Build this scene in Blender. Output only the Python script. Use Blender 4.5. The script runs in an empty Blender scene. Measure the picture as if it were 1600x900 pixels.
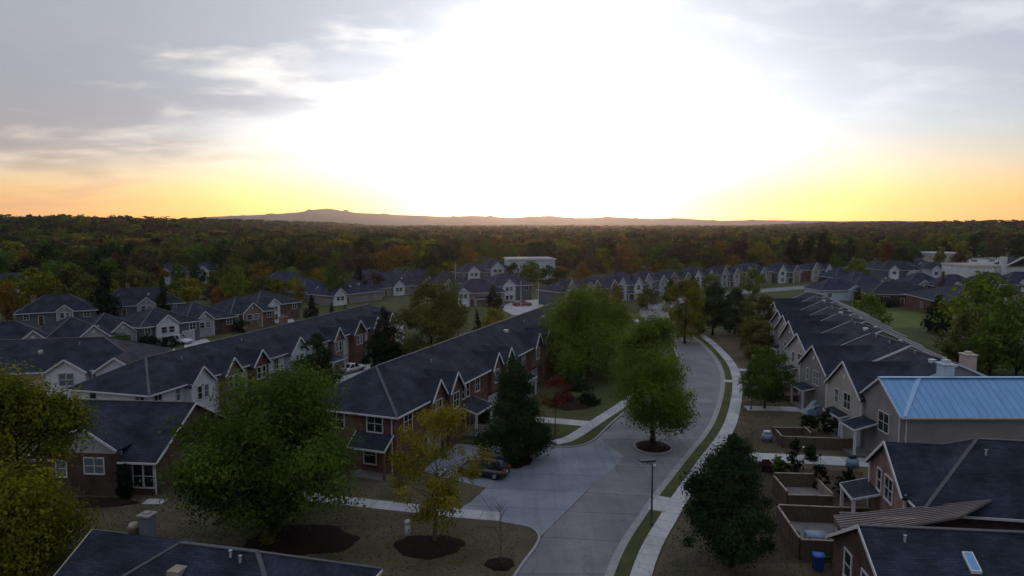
import bpy, bmesh, math, random
import numpy as np
from mathutils import Vector, Matrix

sc = bpy.context.scene
COL = sc.collection
R = math.radians

# ------------------------------------------------------------------ camera
CAM_H, FPX, PITCH = 24.0, 1081.0, math.atan(101 / 1081)
cam = bpy.data.cameras.new("camera"); cam_o = bpy.data.objects.new("camera", cam); COL.objects.link(cam_o)
cam.sensor_width = 36; cam.lens = 36 * FPX / 1600; cam.clip_start = 0.5; cam.clip_end = 40000
cam_o.location = (0, 0, CAM_H); cam_o.rotation_euler = (R(90) - PITCH, 0, 0); sc.camera = cam_o

# ------------------------------------------------------------------ sky, sun, exposure
SUN_AZ, SUN_EL = 2.65, 1.6      # degrees: right of the view axis, above the horizon
def build_world(sc):
    w = bpy.data.worlds.new("World"); sc.world = w; w.use_nodes = True
    nt = w.node_tree; N = nt.nodes; Lk = nt.links
    bg = N["Background"]
    def val(s, v):
        if hasattr(v, "is_linked"): Lk.new(v, s)
        else: s.default_value = v
    def M(op, a, b=0.0, c=None):
        n = N.new("ShaderNodeMath"); n.operation = op; val(n.inputs[0], a); val(n.inputs[1], b)
        if c is not None: val(n.inputs[2], c)
        return n.outputs[0]
    def V(op, a, b=(0, 0, 0)):
        n = N.new("ShaderNodeVectorMath"); n.operation = op; val(n.inputs[0], a); val(n.inputs[1], b)
        return n
    def scale(a, f):
        n = N.new("ShaderNodeVectorMath"); n.operation = "SCALE"; val(n.inputs[0], a); val(n.inputs["Scale"], f)
        return n.outputs[0]
    def mix(f, a, b):
        n = N.new("ShaderNodeMix"); n.data_type = "RGBA"; n.clamp_factor = True
        val(n.inputs["Factor"], f)
        for s, v in ((n.inputs[6], a), (n.inputs[7], b)):
            if hasattr(v, "is_linked"): Lk.new(v, s)
            else: s.default_value = (*v, 1)
        return n.outputs[2]
    def ss(x, lo, hi):
        n = N.new("ShaderNodeMapRange"); n.interpolation_type = "SMOOTHSTEP"
        val(n.inputs["Value"], x); n.inputs["From Min"].default_value = lo; n.inputs["From Max"].default_value = hi
        return n.outputs[0]
    def ex(x, k): return M("POWER", math.e, M("MULTIPLY", x, -1.0 / k))
    d = V("NORMALIZE", N.new("ShaderNodeTexCoord").outputs["Generated"]).outputs[0]
    xyz = N.new("ShaderNodeSeparateXYZ"); Lk.new(d, xyz.inputs[0]); X, Y, Z = xyz.outputs
    a_, e_ = math.radians(SUN_AZ), math.radians(SUN_EL)
    sd = (math.sin(a_) * math.cos(e_), math.cos(a_) * math.cos(e_), math.sin(e_))
    ang = M("MULTIPLY", M("ARCCOSINE", V("DOT_PRODUCT", d, sd).outputs["Value"]), 57.2958)
    el = M("MULTIPLY", M("ARCSINE", M("MAXIMUM", Z, 0.0)), 57.2958)
    az = M("MULTIPLY", M("DIVIDE", X, M("SQRT", M("ADD", M("MULTIPLY", X, X), M("ADD", M("MULTIPLY", Y, Y), 0.0001)))), 57.2958)
    sky = N.new("ShaderNodeTexSky"); sky.sky_type = "NISHITA"; sky.sun_disc = False
    sky.sun_elevation = e_; sky.sun_rotation = a_
    sky.air_density = 1.0; sky.dust_density = 1.0; sky.ozone_density = 4.0
    base = scale(sky.outputs[0], 0.055)
    # thin veil of high cloud: scatters the low sun, brightest around it, orange towards the horizon
    bright = M("ADD", M("ADD", M("MULTIPLY", ex(ang, 8.0), 1.5), M("MULTIPLY", ex(ang, 45.0), 0.31)), 0.09)
    warm = mix(ss(el, 0.0, 8.5), (1.12, 0.70, 0.17), (0.86, 0.90, 0.94))
    warm = mix(ss(el, -2.0, 4.5), (1.28, 0.45, 0.02), warm)
    # the band of reddened air along the horizon is brighter than the sky just above it
    band = M("ADD", 1.0, M("MULTIPLY", ex(el, 4.0), M("MULTIPLY", ex(ang, 60.0), 3.3)))
    warm = mix(ex(ang, 6.5), warm, (1.0, 0.90, 0.64))
    veil = scale(warm, M("MULTIPLY", bright, band))
    clear = V("ADD", base, veil).outputs[0]
    # cloud sheet seen in perspective
    zz = M("ADD", M("MAXIMUM", Z, 0.0), 0.16)
    cv = N.new("ShaderNodeCombineXYZ"); Lk.new(M("DIVIDE", X, zz), cv.inputs[0]); Lk.new(M("DIVIDE", Y, zz), cv.inputs[1])
    def noise(vec, sc_, det, rough, dist=0.0):
        n = N.new("ShaderNodeTexNoise"); Lk.new(vec, n.inputs["Vector"]); n.inputs["Scale"].default_value = sc_
        n.inputs["Detail"].default_value = det; n.inputs["Roughness"].default_value = rough; n.inputs["Distortion"].default_value = dist
        return n.outputs["Fac"]
    rot = N.new("ShaderNodeMapping"); Lk.new(cv.outputs[0], rot.inputs["Vector"])
    rot.inputs["Rotation"].default_value = (0, 0, math.radians(-12)); rot.inputs["Scale"].default_value = (1.0, 1.35, 1); rot.inputs["Location"].default_value = (3.3, 1.7, 0)
    n1 = noise(rot.outputs[0], 1.05, 5.0, 0.5, 0.35)
    n2 = noise(rot.outputs[0], 2.6, 4.0, 0.5, 0.2)
    edge = M("SUBTRACT", el, M("ADD", M("MULTIPLY", az, 0.43), 16.3))     # degrees above the bank's lower edge
    edge = M("MULTIPLY", edge, M("ADD", 1.0, 0.0))
    cov = ss(M("ADD", edge, M("MULTIPLY", M("SUBTRACT", n1, 0.5), 16.0)), -4.0, 5.0)
    thick = ss(M("ADD", M("MULTIPLY", edge, 0.055), M("ADD", M("MULTIPLY", M("SUBTRACT", n1, 0.5), 2.2), M("MULTIPLY", M("SUBTRACT", n2, 0.5), 1.5))), -0.55, 0.25)
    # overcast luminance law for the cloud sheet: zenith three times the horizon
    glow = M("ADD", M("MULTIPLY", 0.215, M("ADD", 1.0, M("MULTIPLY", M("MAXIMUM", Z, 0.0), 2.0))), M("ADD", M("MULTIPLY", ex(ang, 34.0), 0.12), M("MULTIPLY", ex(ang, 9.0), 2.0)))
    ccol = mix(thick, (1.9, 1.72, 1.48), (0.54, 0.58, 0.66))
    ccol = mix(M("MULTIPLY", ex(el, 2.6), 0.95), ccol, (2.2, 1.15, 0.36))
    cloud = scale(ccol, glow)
    wisp = M("MULTIPLY", ss(n2, 0.45, 0.75), M("MULTIPLY", ss(el, 3.0, 12.0), 0.35))
    out = mix(wisp, clear, scale((0.95, 0.95, 0.97), M("ADD", glow, 0.25)))
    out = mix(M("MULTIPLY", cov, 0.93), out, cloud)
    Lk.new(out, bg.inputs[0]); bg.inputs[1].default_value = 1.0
    w.cycles.sampling_method = "MANUAL"; w.cycles.sample_map_resolution = 512
    return sd

SUN_DIR = build_world(sc)
sun = bpy.data.lights.new("sun", "SUN"); sun.energy = 0.8; sun.angle = R(4); sun.color = (1.0, 0.55, 0.28)
sun_o = bpy.data.objects.new("sun", sun); COL.objects.link(sun_o)
sun_o.rotation_euler = Vector(SUN_DIR).to_track_quat("Z", "Y").to_euler()
vs = sc.view_settings; vs.view_transform = "Standard"; vs.look = "None"; vs.exposure = 0.95; vs.gamma = 1.0
sc.cycles.use_denoising = True
try: sc.cycles.denoiser = "OPENIMAGEDENOISE"
except Exception: pass
sc.cycles.max_bounces = 6; sc.cycles.diffuse_bounces = 2; sc.cycles.glossy_bounces = 2
sc.cycles.transmission_bounces = 3; sc.cycles.volume_bounces = 1; sc.cycles.transparent_max_bounces = 4
sc.cycles.sample_clamp_indirect = 4.0; sc.cycles.volume_step_rate = 4

# ------------------------------------------------------------------ materials
MATS = {}
def mat(name, col, rough=0.8, col2=None, scale=1.0, detail=4.0, bump=0.0, spec=0.3, metal=0.0, stretch=(1, 1, 1), coord="Object", bscale=None, contrast=(0.35, 0.65)):
    if name in MATS: return MATS[name]
    m = bpy.data.materials.new(name); m.use_nodes = True; nt = m.node_tree
    b = nt.nodes["Principled BSDF"]; b.inputs["Roughness"].default_value = rough
    b.inputs["Specular IOR Level"].default_value = spec; b.inputs["Metallic"].default_value = metal
    b.inputs["Base Color"].default_value = (*col, 1)
    if col2 is not None:
        tc = nt.nodes.new("ShaderNodeTexCoord"); mp = nt.nodes.new("ShaderNodeMapping"); mp.inputs["Scale"].default_value = stretch
        nt.links.new(tc.outputs[coord], mp.inputs[0])
        n = nt.nodes.new("ShaderNodeTexNoise"); n.inputs["Scale"].default_value = scale; n.inputs["Detail"].default_value = detail
        nt.links.new(mp.outputs[0], n.inputs["Vector"])
        mr = nt.nodes.new("ShaderNodeMapRange"); mr.inputs["From Min"].default_value = contrast[0]; mr.inputs["From Max"].default_value = contrast[1]
        nt.links.new(n.outputs["Fac"], mr.inputs["Value"])
        mx = nt.nodes.new("ShaderNodeMix"); mx.data_type = "RGBA"; mx.inputs[6].default_value = (*col, 1); mx.inputs[7].default_value = (*col2, 1)
        nt.links.new(mr.outputs[0], mx.inputs["Factor"]); nt.links.new(mx.outputs[2], b.inputs["Base Color"])
        if bump:
            n2 = n
            if bscale:
                n2 = nt.nodes.new("ShaderNodeTexNoise"); n2.inputs["Scale"].default_value = bscale; n2.inputs["Detail"].default_value = 3
                nt.links.new(mp.outputs[0], n2.inputs["Vector"])
            bp = nt.nodes.new("ShaderNodeBump"); bp.inputs["Strength"].default_value = bump; bp.inputs["Distance"].default_value = 0.05
            nt.links.new(n2.outputs["Fac"], bp.inputs["Height"]); nt.links.new(bp.outputs[0], b.inputs["Normal"])
    MATS[name] = m
    return m

def shingle_mat(name, c1, c2):
    m = bpy.data.materials.new(name); m.use_nodes = True; nt = m.node_tree; N = nt.nodes; L = nt.links
    b = N["Principled BSDF"]; b.inputs["Roughness"].default_value = 0.9; b.inputs["Specular IOR Level"].default_value = 0.10
    tc = N.new("ShaderNodeTexCoord")
    # courses follow the height, tabs the horizontal run
    sep = N.new("ShaderNodeSeparateXYZ"); L.new(tc.outputs["Object"], sep.inputs[0])
    add = N.new("ShaderNodeMath"); add.operation = "ADD"; L.new(sep.outputs[0], add.inputs[0]); L.new(sep.outputs[1], add.inputs[1])
    cmb = N.new("ShaderNodeCombineXYZ"); L.new(add.outputs[0], cmb.inputs[0])
    zm = N.new("ShaderNodeMath"); zm.operation = "MULTIPLY"; zm.inputs[1].default_value = 2.6; L.new(sep.outputs[2], zm.inputs[0]); L.new(zm.outputs[0], cmb.inputs[1])
    br = N.new("ShaderNodeTexBrick"); br.inputs["Scale"].default_value = 1.0; br.inputs["Brick Width"].default_value = 0.55; br.inputs["Row Height"].default_value = 0.22
    br.inputs["Mortar Size"].default_value = 0.012; br.inputs["Color1"].default_value = (*c1, 1); br.inputs["Color2"].default_value = (*c2, 1)
    br.inputs["Mortar"].default_value = (c1[0] * .6, c1[1] * .6, c1[2] * .6, 1)
    L.new(cmb.outputs[0], br.inputs["Vector"])
    ns = N.new("ShaderNodeTexNoise"); ns.inputs["Scale"].default_value = 0.55; ns.inputs["Detail"].default_value = 6; L.new(tc.outputs["Object"], ns.inputs["Vector"])
    mr = N.new("ShaderNodeMapRange"); mr.inputs["From Min"].default_value = .3; mr.inputs["From Max"].default_value = .7; mr.inputs["To Min"].default_value = .60; mr.inputs["To Max"].default_value = 1.5
    L.new(ns.outputs["Fac"], mr.inputs["Value"])
    vm = N.new("ShaderNodeVectorMath"); vm.operation = "SCALE"; L.new(br.outputs["Color"], vm.inputs[0]); L.new(mr.outputs[0], vm.inputs["Scale"])
    L.new(vm.outputs[0], b.inputs["Base Color"])
    bp = N.new("ShaderNodeBump"); bp.inputs["Strength"].default_value = 0.5; bp.inputs["Distance"].default_value = 0.03
    L.new(br.outputs["Fac"], bp.inputs["Height"]); bp.invert = True; L.new(bp.outputs[0], b.inputs["Normal"])
    MATS[name] = m
    return m

def brick_mat(name, c1, c2, mortar):
    m = bpy.data.materials.new(name); m.use_nodes = True; nt = m.node_tree; N = nt.nodes; L = nt.links
    b = N["Principled BSDF"]; b.inputs["Roughness"].default_value = 0.9; b.inputs["Specular IOR Level"].default_value = 0.2
    tc = N.new("ShaderNodeTexCoord"); sep = N.new("ShaderNodeSeparateXYZ"); L.new(tc.outputs["Object"], sep.inputs[0])
    add = N.new("ShaderNodeMath"); add.operation = "ADD"; L.new(sep.outputs[0], add.inputs[0]); L.new(sep.outputs[1], add.inputs[1])
    cmb = N.new("ShaderNodeCombineXYZ"); L.new(add.outputs[0], cmb.inputs[0]); L.new(sep.outputs[2], cmb.inputs[1])
    br = N.new("ShaderNodeTexBrick"); br.inputs["Scale"].default_value = 1.0; br.inputs["Brick Width"].default_value = 0.23; br.inputs["Row Height"].default_value = 0.08
    br.inputs["Mortar Size"].default_value = 0.008; br.inputs["Color1"].default_value = (*c1, 1); br.inputs["Color2"].default_value = (*c2, 1); br.inputs["Mortar"].default_value = (*mortar, 1)
    L.new(cmb.outputs[0], br.inputs["Vector"])
    ns = N.new("ShaderNodeTexNoise"); ns.inputs["Scale"].default_value = 0.9; ns.inputs["Detail"].default_value = 5; L.new(tc.outputs["Object"], ns.inputs["Vector"])
    mr = N.new("ShaderNodeMapRange"); mr.inputs["From Min"].default_value = .3; mr.inputs["From Max"].default_value = .7; mr.inputs["To Min"].default_value = .65; mr.inputs["To Max"].default_value = 1.4
    L.new(ns.outputs["Fac"], mr.inputs["Value"])
    vm = N.new("ShaderNodeVectorMath"); vm.operation = "SCALE"; L.new(br.outputs["Color"], vm.inputs[0]); L.new(mr.outputs[0], vm.inputs["Scale"])
    L.new(vm.outputs[0], b.inputs["Base Color"])
    MATS[name] = m
    return m

def siding_mat(name, col):
    m = bpy.data.materials.new(name); m.use_nodes = True; nt = m.node_tree; N = nt.nodes; L = nt.links
    b = N["Principled BSDF"]; b.inputs["Roughness"].default_value = 0.7; b.inputs["Specular IOR Level"].default_value = 0.25
    tc = N.new("ShaderNodeTexCoord"); sep = N.new("ShaderNodeSeparateXYZ"); L.new(tc.outputs["Object"], sep.inputs[0])
    fr = N.new("ShaderNodeMath"); fr.operation = "MULTIPLY"; fr.inputs[1].default_value = 1 / 0.16; L.new(sep.outputs[2], fr.inputs[0])
    f2 = N.new("ShaderNodeMath"); f2.operation = "FRACT"; L.new(fr.outputs[0], f2.inputs[0])
    bp = N.new("ShaderNodeBump"); bp.inputs["Strength"].default_value = 0.6; bp.inputs["Distance"].default_value = 0.03; bp.invert = True
    L.new(f2.outputs[0], bp.inputs["Height"]); L.new(bp.outputs[0], b.inputs["Normal"])
    ns = N.new("ShaderNodeTexNoise"); ns.inputs["Scale"].default_value = 0.5; ns.inputs["Detail"].default_value = 5; L.new(tc.outputs["Object"], ns.inputs["Vector"])
    mr = N.new("ShaderNodeMapRange"); mr.inputs["From Min"].default_value = .3; mr.inputs["From Max"].default_value = .7; mr.inputs["To Min"].default_value = .82; mr.inputs["To Max"].default_value = 1.12
    L.new(ns.outputs["Fac"], mr.inputs["Value"])
    vm = N.new("ShaderNodeVectorMath"); vm.operation = "SCALE"; vm.inputs[0].default_value = col; L.new(mr.outputs[0], vm.inputs["Scale"])
    L.new(vm.outputs[0], b.inputs["Base Color"])
    MATS[name] = m
    return m

def leaf_mat(name, c1, c2, trans=0.3, scale=0.35):
    m = bpy.data.materials.new(name); m.use_nodes = True; nt = m.node_tree; N = nt.nodes; L = nt.links
    for n in list(N):
        if n.type == "BSDF_PRINCIPLED": N.remove(n)
    out = [n for n in N if n.type == "OUTPUT_MATERIAL"][0]
    tc = N.new("ShaderNodeNewGeometry"); ns = N.new("ShaderNodeTexNoise"); ns.inputs["Scale"].default_value = scale; ns.inputs["Detail"].default_value = 3
    L.new(tc.outputs["Position"], ns.inputs["Vector"])
    at = N.new("ShaderNodeAttribute"); at.attribute_name = "rnd"
    ad = N.new("ShaderNodeMath"); ad.operation = "MULTIPLY_ADD"; ad.inputs[1].default_value = 0.55; L.new(at.outputs["Fac"], ad.inputs[0]); L.new(ns.outputs["Fac"], ad.inputs[2])
    mr = N.new("ShaderNodeMapRange"); mr.inputs["From Min"].default_value = .45; mr.inputs["From Max"].default_value = 1.1; L.new(ad.outputs[0], mr.inputs["Value"])
    mx = N.new("ShaderNodeMix"); mx.data_type = "RGBA"; mx.inputs[6].default_value = (*c1, 1); mx.inputs[7].default_value = (*c2, 1); L.new(mr.outputs[0], mx.inputs["Factor"])
    df = N.new("ShaderNodeBsdfDiffuse"); tr = N.new("ShaderNodeBsdfTranslucent"); ms = N.new("ShaderNodeMixShader"); ms.inputs[0].default_value = trans
    L.new(mx.outputs[2], df.inputs[0]); L.new(mx.outputs[2], tr.inputs[0]); L.new(df.outputs[0], ms.inputs[1]); L.new(tr.outputs[0], ms.inputs[2]); L.new(ms.outputs[0], out.inputs[0])
    MATS[name] = m
    return m

def pave_mat(name, c1, c2, rough):
    m = bpy.data.materials.new(name); m.use_nodes = True; nt = m.node_tree; N = nt.nodes; L = nt.links
    b = N["Principled BSDF"]; b.inputs["Roughness"].default_value = rough; b.inputs["Specular IOR Level"].default_value = 0.3
    geo = N.new("ShaderNodeNewGeometry"); oi = N.new("ShaderNodeObjectInfo")
    def noise(sc_, det, stretch=(1, 1, 1), rot=0.0):
        mp = N.new("ShaderNodeMapping"); mp.inputs["Scale"].default_value = stretch; mp.inputs["Rotation"].default_value = (0, 0, rot); L.new(geo.outputs["Position"], mp.inputs[0])
        n = N.new("ShaderNodeTexNoise"); n.inputs["Scale"].default_value = sc_; n.inputs["Detail"].default_value = det; L.new(mp.outputs[0], n.inputs["Vector"]); return n.outputs["Fac"]
    def rng(v, a, b_, lo, hi):
        r = N.new("ShaderNodeMapRange"); r.inputs["From Min"].default_value = a; r.inputs["From Max"].default_value = b_; r.inputs["To Min"].default_value = lo; r.inputs["To Max"].default_value = hi; L.new(v, r.inputs["Value"]); return r.outputs[0]
    def mul(a, b_):
        n = N.new("ShaderNodeMath"); n.operation = "MULTIPLY"; L.new(a, n.inputs[0]); L.new(b_, n.inputs[1]); return n.outputs[0]
    mx = N.new("ShaderNodeMix"); mx.data_type = "RGBA"; mx.inputs[6].default_value = (*c1, 1); mx.inputs[7].default_value = (*c2, 1); L.new(rng(noise(.28, 9), .35, .65, 0, 1), mx.inputs["Factor"])
    f = rng(noise(.55, 6, (2.6, .16, 1), .42), .5, .72, 1.0, .80)                 # tyre-worn streaks along the street
    f = mul(f, rng(noise(1.3, 4), .62, .74, 1.0, .74))                            # oil and damp spots
    f = mul(f, rng(noise(9.0, 3), .3, .7, .92, 1.08)); f = mul(f, rng(oi.outputs["Random"], 0, 1, .88, 1.10))
    vo = N.new("ShaderNodeTexVoronoi"); vo.feature = "DISTANCE_TO_EDGE"; vo.inputs["Scale"].default_value = .16
    ad = N.new("ShaderNodeVectorMath"); ad.operation = "MULTIPLY_ADD"; nn = N.new("ShaderNodeTexNoise"); nn.inputs["Scale"].default_value = .9; nn.inputs["Detail"].default_value = 5; L.new(geo.outputs["Position"], nn.inputs["Vector"])
    ad.inputs[1].default_value = (1.6, 1.6, 0); L.new(nn.outputs["Color"], ad.inputs[0]); L.new(geo.outputs["Position"], ad.inputs[2]); L.new(ad.outputs[0], vo.inputs["Vector"])
    f = mul(f, rng(vo.outputs["Distance"], .001, .006, .62, 1.0))                 # hairline cracks
    vm = N.new("ShaderNodeVectorMath"); vm.operation = "SCALE"; L.new(mx.outputs[2], vm.inputs[0]); L.new(f, vm.inputs["Scale"]); L.new(vm.outputs[0], b.inputs["Base Color"])
    MATS[name] = m
shingle_mat("shingle", (0.016, 0.022, 0.037), (0.026, 0.033, 0.051))
shingle_mat("shingle_slate", (0.019, 0.025, 0.040), (0.029, 0.036, 0.053))
shingle_mat("shingle_violet", (0.022, 0.026, 0.052), (0.032, 0.036, 0.068))
brick_mat("brick", (0.120, 0.052, 0.042), (0.085, 0.038, 0.034), (0.11, 0.09, 0.085))
brick_mat("brick_dark", (0.075, 0.040, 0.036), (0.055, 0.032, 0.030), (0.075, 0.065, 0.062))
brick_mat("brick_pink", (0.19, 0.115, 0.10), (0.15, 0.095, 0.085), (0.17, 0.14, 0.13))
siding_mat("siding_taupe", (0.20, 0.185, 0.19)); siding_mat("siding_white", (0.50, 0.53, 0.58)); siding_mat("siding_grey", (0.26, 0.28, 0.32))
siding_mat("siding_beige", (0.34, 0.31, 0.29)); siding_mat("siding_pink", (0.42, 0.34, 0.32)); siding_mat("siding_slate", (0.085, 0.097, 0.125)); siding_mat("siding_pale_blue", (0.38, 0.45, 0.55))
mat("trim", (0.52, 0.53, 0.58), 0.55, (0.44, 0.45, 0.48), 3.0)
mat("trim_tan", (0.34, 0.31, 0.30), 0.6, (0.28, 0.26, 0.26), 3.0)
mat("ridge", (0.075, 0.080, 0.095), 0.8, (0.055, 0.060, 0.075), 4.0)
mat("glass", (0.012, 0.015, 0.020), 0.08, spec=0.6)
mat("glass_light", (0.10, 0.13, 0.16), 0.15, spec=0.6)
mat("door", (0.06, 0.035, 0.03), 0.5)
mat("garage", (0.36, 0.36, 0.38), 0.6, (0.30, 0.30, 0.33), 2.0)
mat("concrete", (0.30, 0.31, 0.335), 0.85, (0.235, 0.24, 0.265), 0.7, 8, 0.15, bscale=12)
pave_mat("walk", (0.38, 0.388, 0.415), (0.29, 0.297, 0.325), 0.85)
pave_mat("road", (0.168, 0.172, 0.194), (0.118, 0.122, 0.142), 0.8)
pave_mat("court", (0.182, 0.204, 0.254), (0.128, 0.145, 0.188), 0.7)
mat("kerb", (0.27, 0.265, 0.28), 0.85, (0.20, 0.20, 0.215), 1.5, 6)
mat("joint", (0.06, 0.06, 0.065), 0.95)
mat("grass_dry", (0.105, 0.086, 0.060), 0.95, (0.052, 0.050, 0.032), 0.28, 10, 0.6, spec=0.1, bscale=9, contrast=(.3, .7))
mat("grass_green", (0.066, 0.072, 0.030), 0.95, (0.040, 0.046, 0.020), 0.35, 9, 0.6, spec=0.1, bscale=9)
mat("grass_bright", (0.095, 0.115, 0.030), 0.95, (0.060, 0.080, 0.024), 0.35, 9, 0.6, spec=0.1, bscale=9)
mat("mulch", (0.022, 0.013, 0.011), 0.95, (0.010, 0.007, 0.006), 5.0, 6, 1.0, spec=0.1, bscale=14)
mat("soil", (0.060, 0.045, 0.034), 0.95, (0.035, 0.028, 0.022), 0.8, 8, 0.5, spec=0.1)
mat("wood", (0.105, 0.075, 0.062), 0.85, (0.07, 0.05, 0.042), 2.0, 6, 0.3, stretch=(6, 6, 1))
mat("wood_pale", (0.27, 0.23, 0.20), 0.8, (0.20, 0.17, 0.15), 2.0, 6)
mat("patio", (0.17, 0.16, 0.165), 0.85, (0.12, 0.115, 0.12), 1.2, 7)
mat("bark", (0.045, 0.036, 0.030), 0.95, (0.025, 0.020, 0.018), 3.0, 6, 0.8, spec=0.1, stretch=(4, 4, 1))
mat("bark_pale", (0.12, 0.10, 0.088), 0.9, (0.07, 0.06, 0.052), 4.0, 5)
mat("steel", (0.055, 0.065, 0.085), 0.45, spec=0.5, metal=0.3)
mat("pale_metal", (0.50, 0.52, 0.56), 0.45, spec=0.5)
mat("lamp_glass", (0.55, 0.58, 0.62), 0.25, spec=0.5)
mat("blue_roof", (0.115, 0.285, 0.55), 0.4, (0.09, 0.24, 0.48), 0.8, 6, 0.2, spec=0.5, stretch=(.25, 2, 1), bscale=2.5)
mat("blue_strip", (0.20, 0.36, 0.58), 0.45, spec=0.5)
mat("brown_metal", (0.135, 0.115, 0.120), 0.5, (0.115, 0.098, 0.10), 1.0, spec=0.5)
mat("plastic_blue", (0.012, 0.045, 0.20), 0.4, spec=0.5)
mat("plastic_blue_lid", (0.02, 0.11, 0.42), 0.4, spec=0.5)
mat("sky_blue", (0.10, 0.28, 0.56), 0.3, spec=0.5)
mat("tarp_blue", (0.03, 0.09, 0.16), 0.4, (0.20, 0.32, 0.38), 1.2, 4, spec=0.5)
mat("furniture_blue", (0.16, 0.22, 0.32), 0.5)
mat("rubber", (0.012, 0.012, 0.013), 0.7)
mat("chrome", (0.4, 0.4, 0.42), 0.25, metal=0.9)
mat("tail_red", (0.42, 0.02, 0.02), 0.25, spec=0.6)
mat("lamp_clear", (0.5, 0.5, 0.5), 0.2, spec=0.6)
for n_, c_ in (("paint_navy", (0.012, 0.016, 0.028)), ("paint_white", (0.55, 0.56, 0.60)), ("paint_silver", (0.30, 0.31, 0.34)), ("paint_red", (0.20, 0.012, 0.015)), ("paint_grey", (0.09, 0.095, 0.11)), ("paint_black", (0.010, 0.010, 0.012)), ("paint_blue", (0.03, 0.06, 0.20))):
    mat(n_, c_, 0.22, spec=0.6)
leaf_mat("leaf_green", (0.026, 0.056, 0.014), (0.105, 0.172, 0.028), 0.42)
leaf_mat("leaf_yellowgreen", (0.042, 0.070, 0.012), (0.235, 0.235, 0.022), 0.42)
leaf_mat("leaf_lime", (0.040, 0.072, 0.014), (0.180, 0.230, 0.030), 0.42)
leaf_mat("leaf_yellow", (0.090, 0.088, 0.016), (0.260, 0.225, 0.030), 0.42)
leaf_mat("leaf_ochre", (0.110, 0.072, 0.020), (0.260, 0.150, 0.030), 0.42)
leaf_mat("leaf_olive", (0.036, 0.046, 0.018), (0.130, 0.132, 0.036))
leaf_mat("leaf_dark", (0.010, 0.026, 0.013), (0.032, 0.060, 0.022), 0.25)
leaf_mat("leaf_conifer", (0.007, 0.015, 0.011), (0.016, 0.028, 0.016), 0.15)
leaf_mat("leaf_brown", (0.046, 0.036, 0.026), (0.105, 0.072, 0.044))
leaf_mat("leaf_red", (0.075, 0.020, 0.016), (0.160, 0.045, 0.030))
leaf_mat("leaf_maroon", (0.030, 0.016, 0.018), (0.060, 0.028, 0.028))

# ------------------------------------------------------------------ mesh helpers
class MB:
    def __init__(s): s.v = []; s.f = []
    def poly(s, pts):
        b = len(s.v); s.v += [tuple(p) for p in pts]; s.f.append(tuple(range(b, b + len(pts)))); return s
    def box(s, x0, y0, z0, x1, y1, z1):
        b = len(s.v)
        s.v += [(x0, y0, z0), (x1, y0, z0), (x1, y1, z0), (x0, y1, z0), (x0, y0, z1), (x1, y0, z1), (x1, y1, z1), (x0, y1, z1)]
        s.f += [tuple(b + i for i in q) for q in ((3, 2, 1, 0), (4, 5, 6, 7), (0, 1, 5, 4), (1, 2, 6, 5), (2, 3, 7, 6), (3, 0, 4, 7))]
        return s
    def prism(s, pts, d):                       # closed solid: polygon swept along vector d
        n = len(pts); b = len(s.v); d = Vector(d)
        s.v += [tuple(p) for p in pts] + [tuple(Vector(p) + d) for p in pts]
        s.f.append(tuple(b + i for i in range(n))); s.f.append(tuple(b + n + i for i in reversed(range(n))))
        for i in range(n):
            j = (i + 1) % n; s.f.append((b + j, b + i, b + n + i, b + n + j))
        return s
    def bar(s, p, q, w, h, up=(0, 0, 1)):       # square bar from p to q
        p = Vector(p); q = Vector(q); t = (q - p).normalized(); u = Vector(up)
        if abs(t.dot(u)) > 0.98: u = Vector((1, 0, 0))
        a = t.cross(u).normalized() * (w / 2); c = a.cross(t).normalized() * (h / 2)
        s.prism([p - a - c, p + a - c, p + a + c, p - a + c], q - p); return s
    def tube(s, pts, rads, n=7, cap=True):
        rings = []; pts = [Vector(p) for p in pts]
        for i, p in enumerate(pts):
            t = (pts[min(i + 1, len(pts) - 1)] - pts[max(i - 1, 0)]).normalized()
            u = Vector((1, 0, 0)) if abs(t.x) < 0.8 else Vector((0, 1, 0))
            a = t.cross(u).normalized(); b_ = t.cross(a); r = rads[i] if hasattr(rads, "__len__") else rads
            k = len(s.v); s.v += [tuple(p + a * (r * math.cos(2 * math.pi * j / n)) + b_ * (r * math.sin(2 * math.pi * j / n))) for j in range(n)]
            rings.append(k)
        for a, b_ in zip(rings, rings[1:]):
            for j in range(n):
                k = (j + 1) % n; s.f.append((a + j, a + k, b_ + k, b_ + j))
        if cap:
            s.f.append(tuple(rings[0] + j for j in reversed(range(n)))); s.f.append(tuple(rings[-1] + j for j in range(n)))
        return s
    def lathe(s, prof, n=12, c=(0, 0, 0)):
        k = len(s.v)
        for r, z in prof: s.v += [(c[0] + r * math.cos(2 * math.pi * j / n), c[1] + r * math.sin(2 * math.pi * j / n), c[2] + z) for j in range(n)]
        for i in range(len(prof) - 1):
            for j in range(n):
                m = (j + 1) % n; a = k + i * n; b = a + n; s.f.append((a + j, a + m, b + m, b + j))
        s.f.append(tuple(k + j for j in reversed(range(n)))); s.f.append(tuple(k + (len(prof) - 1) * n + j for j in range(n)))
        return s
    def mesh(s, name, m=None, smooth=False):
        me = bpy.data.meshes.new(name); me.from_pydata(s.v, [], s.f); me.validate()
        bm = bmesh.new(); bm.from_mesh(me); bmesh.ops.recalc_face_normals(bm, faces=bm.faces); bm.to_mesh(me); bm.free()
        if m: me.materials.append(MATS[m])
        if smooth: me.polygons.foreach_set("use_smooth", [True] * len(me.polygons))
        return me
    def build(s, name, m, parent=None, smooth=False): return put(name, s.mesh(name, m, smooth), parent)

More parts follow.
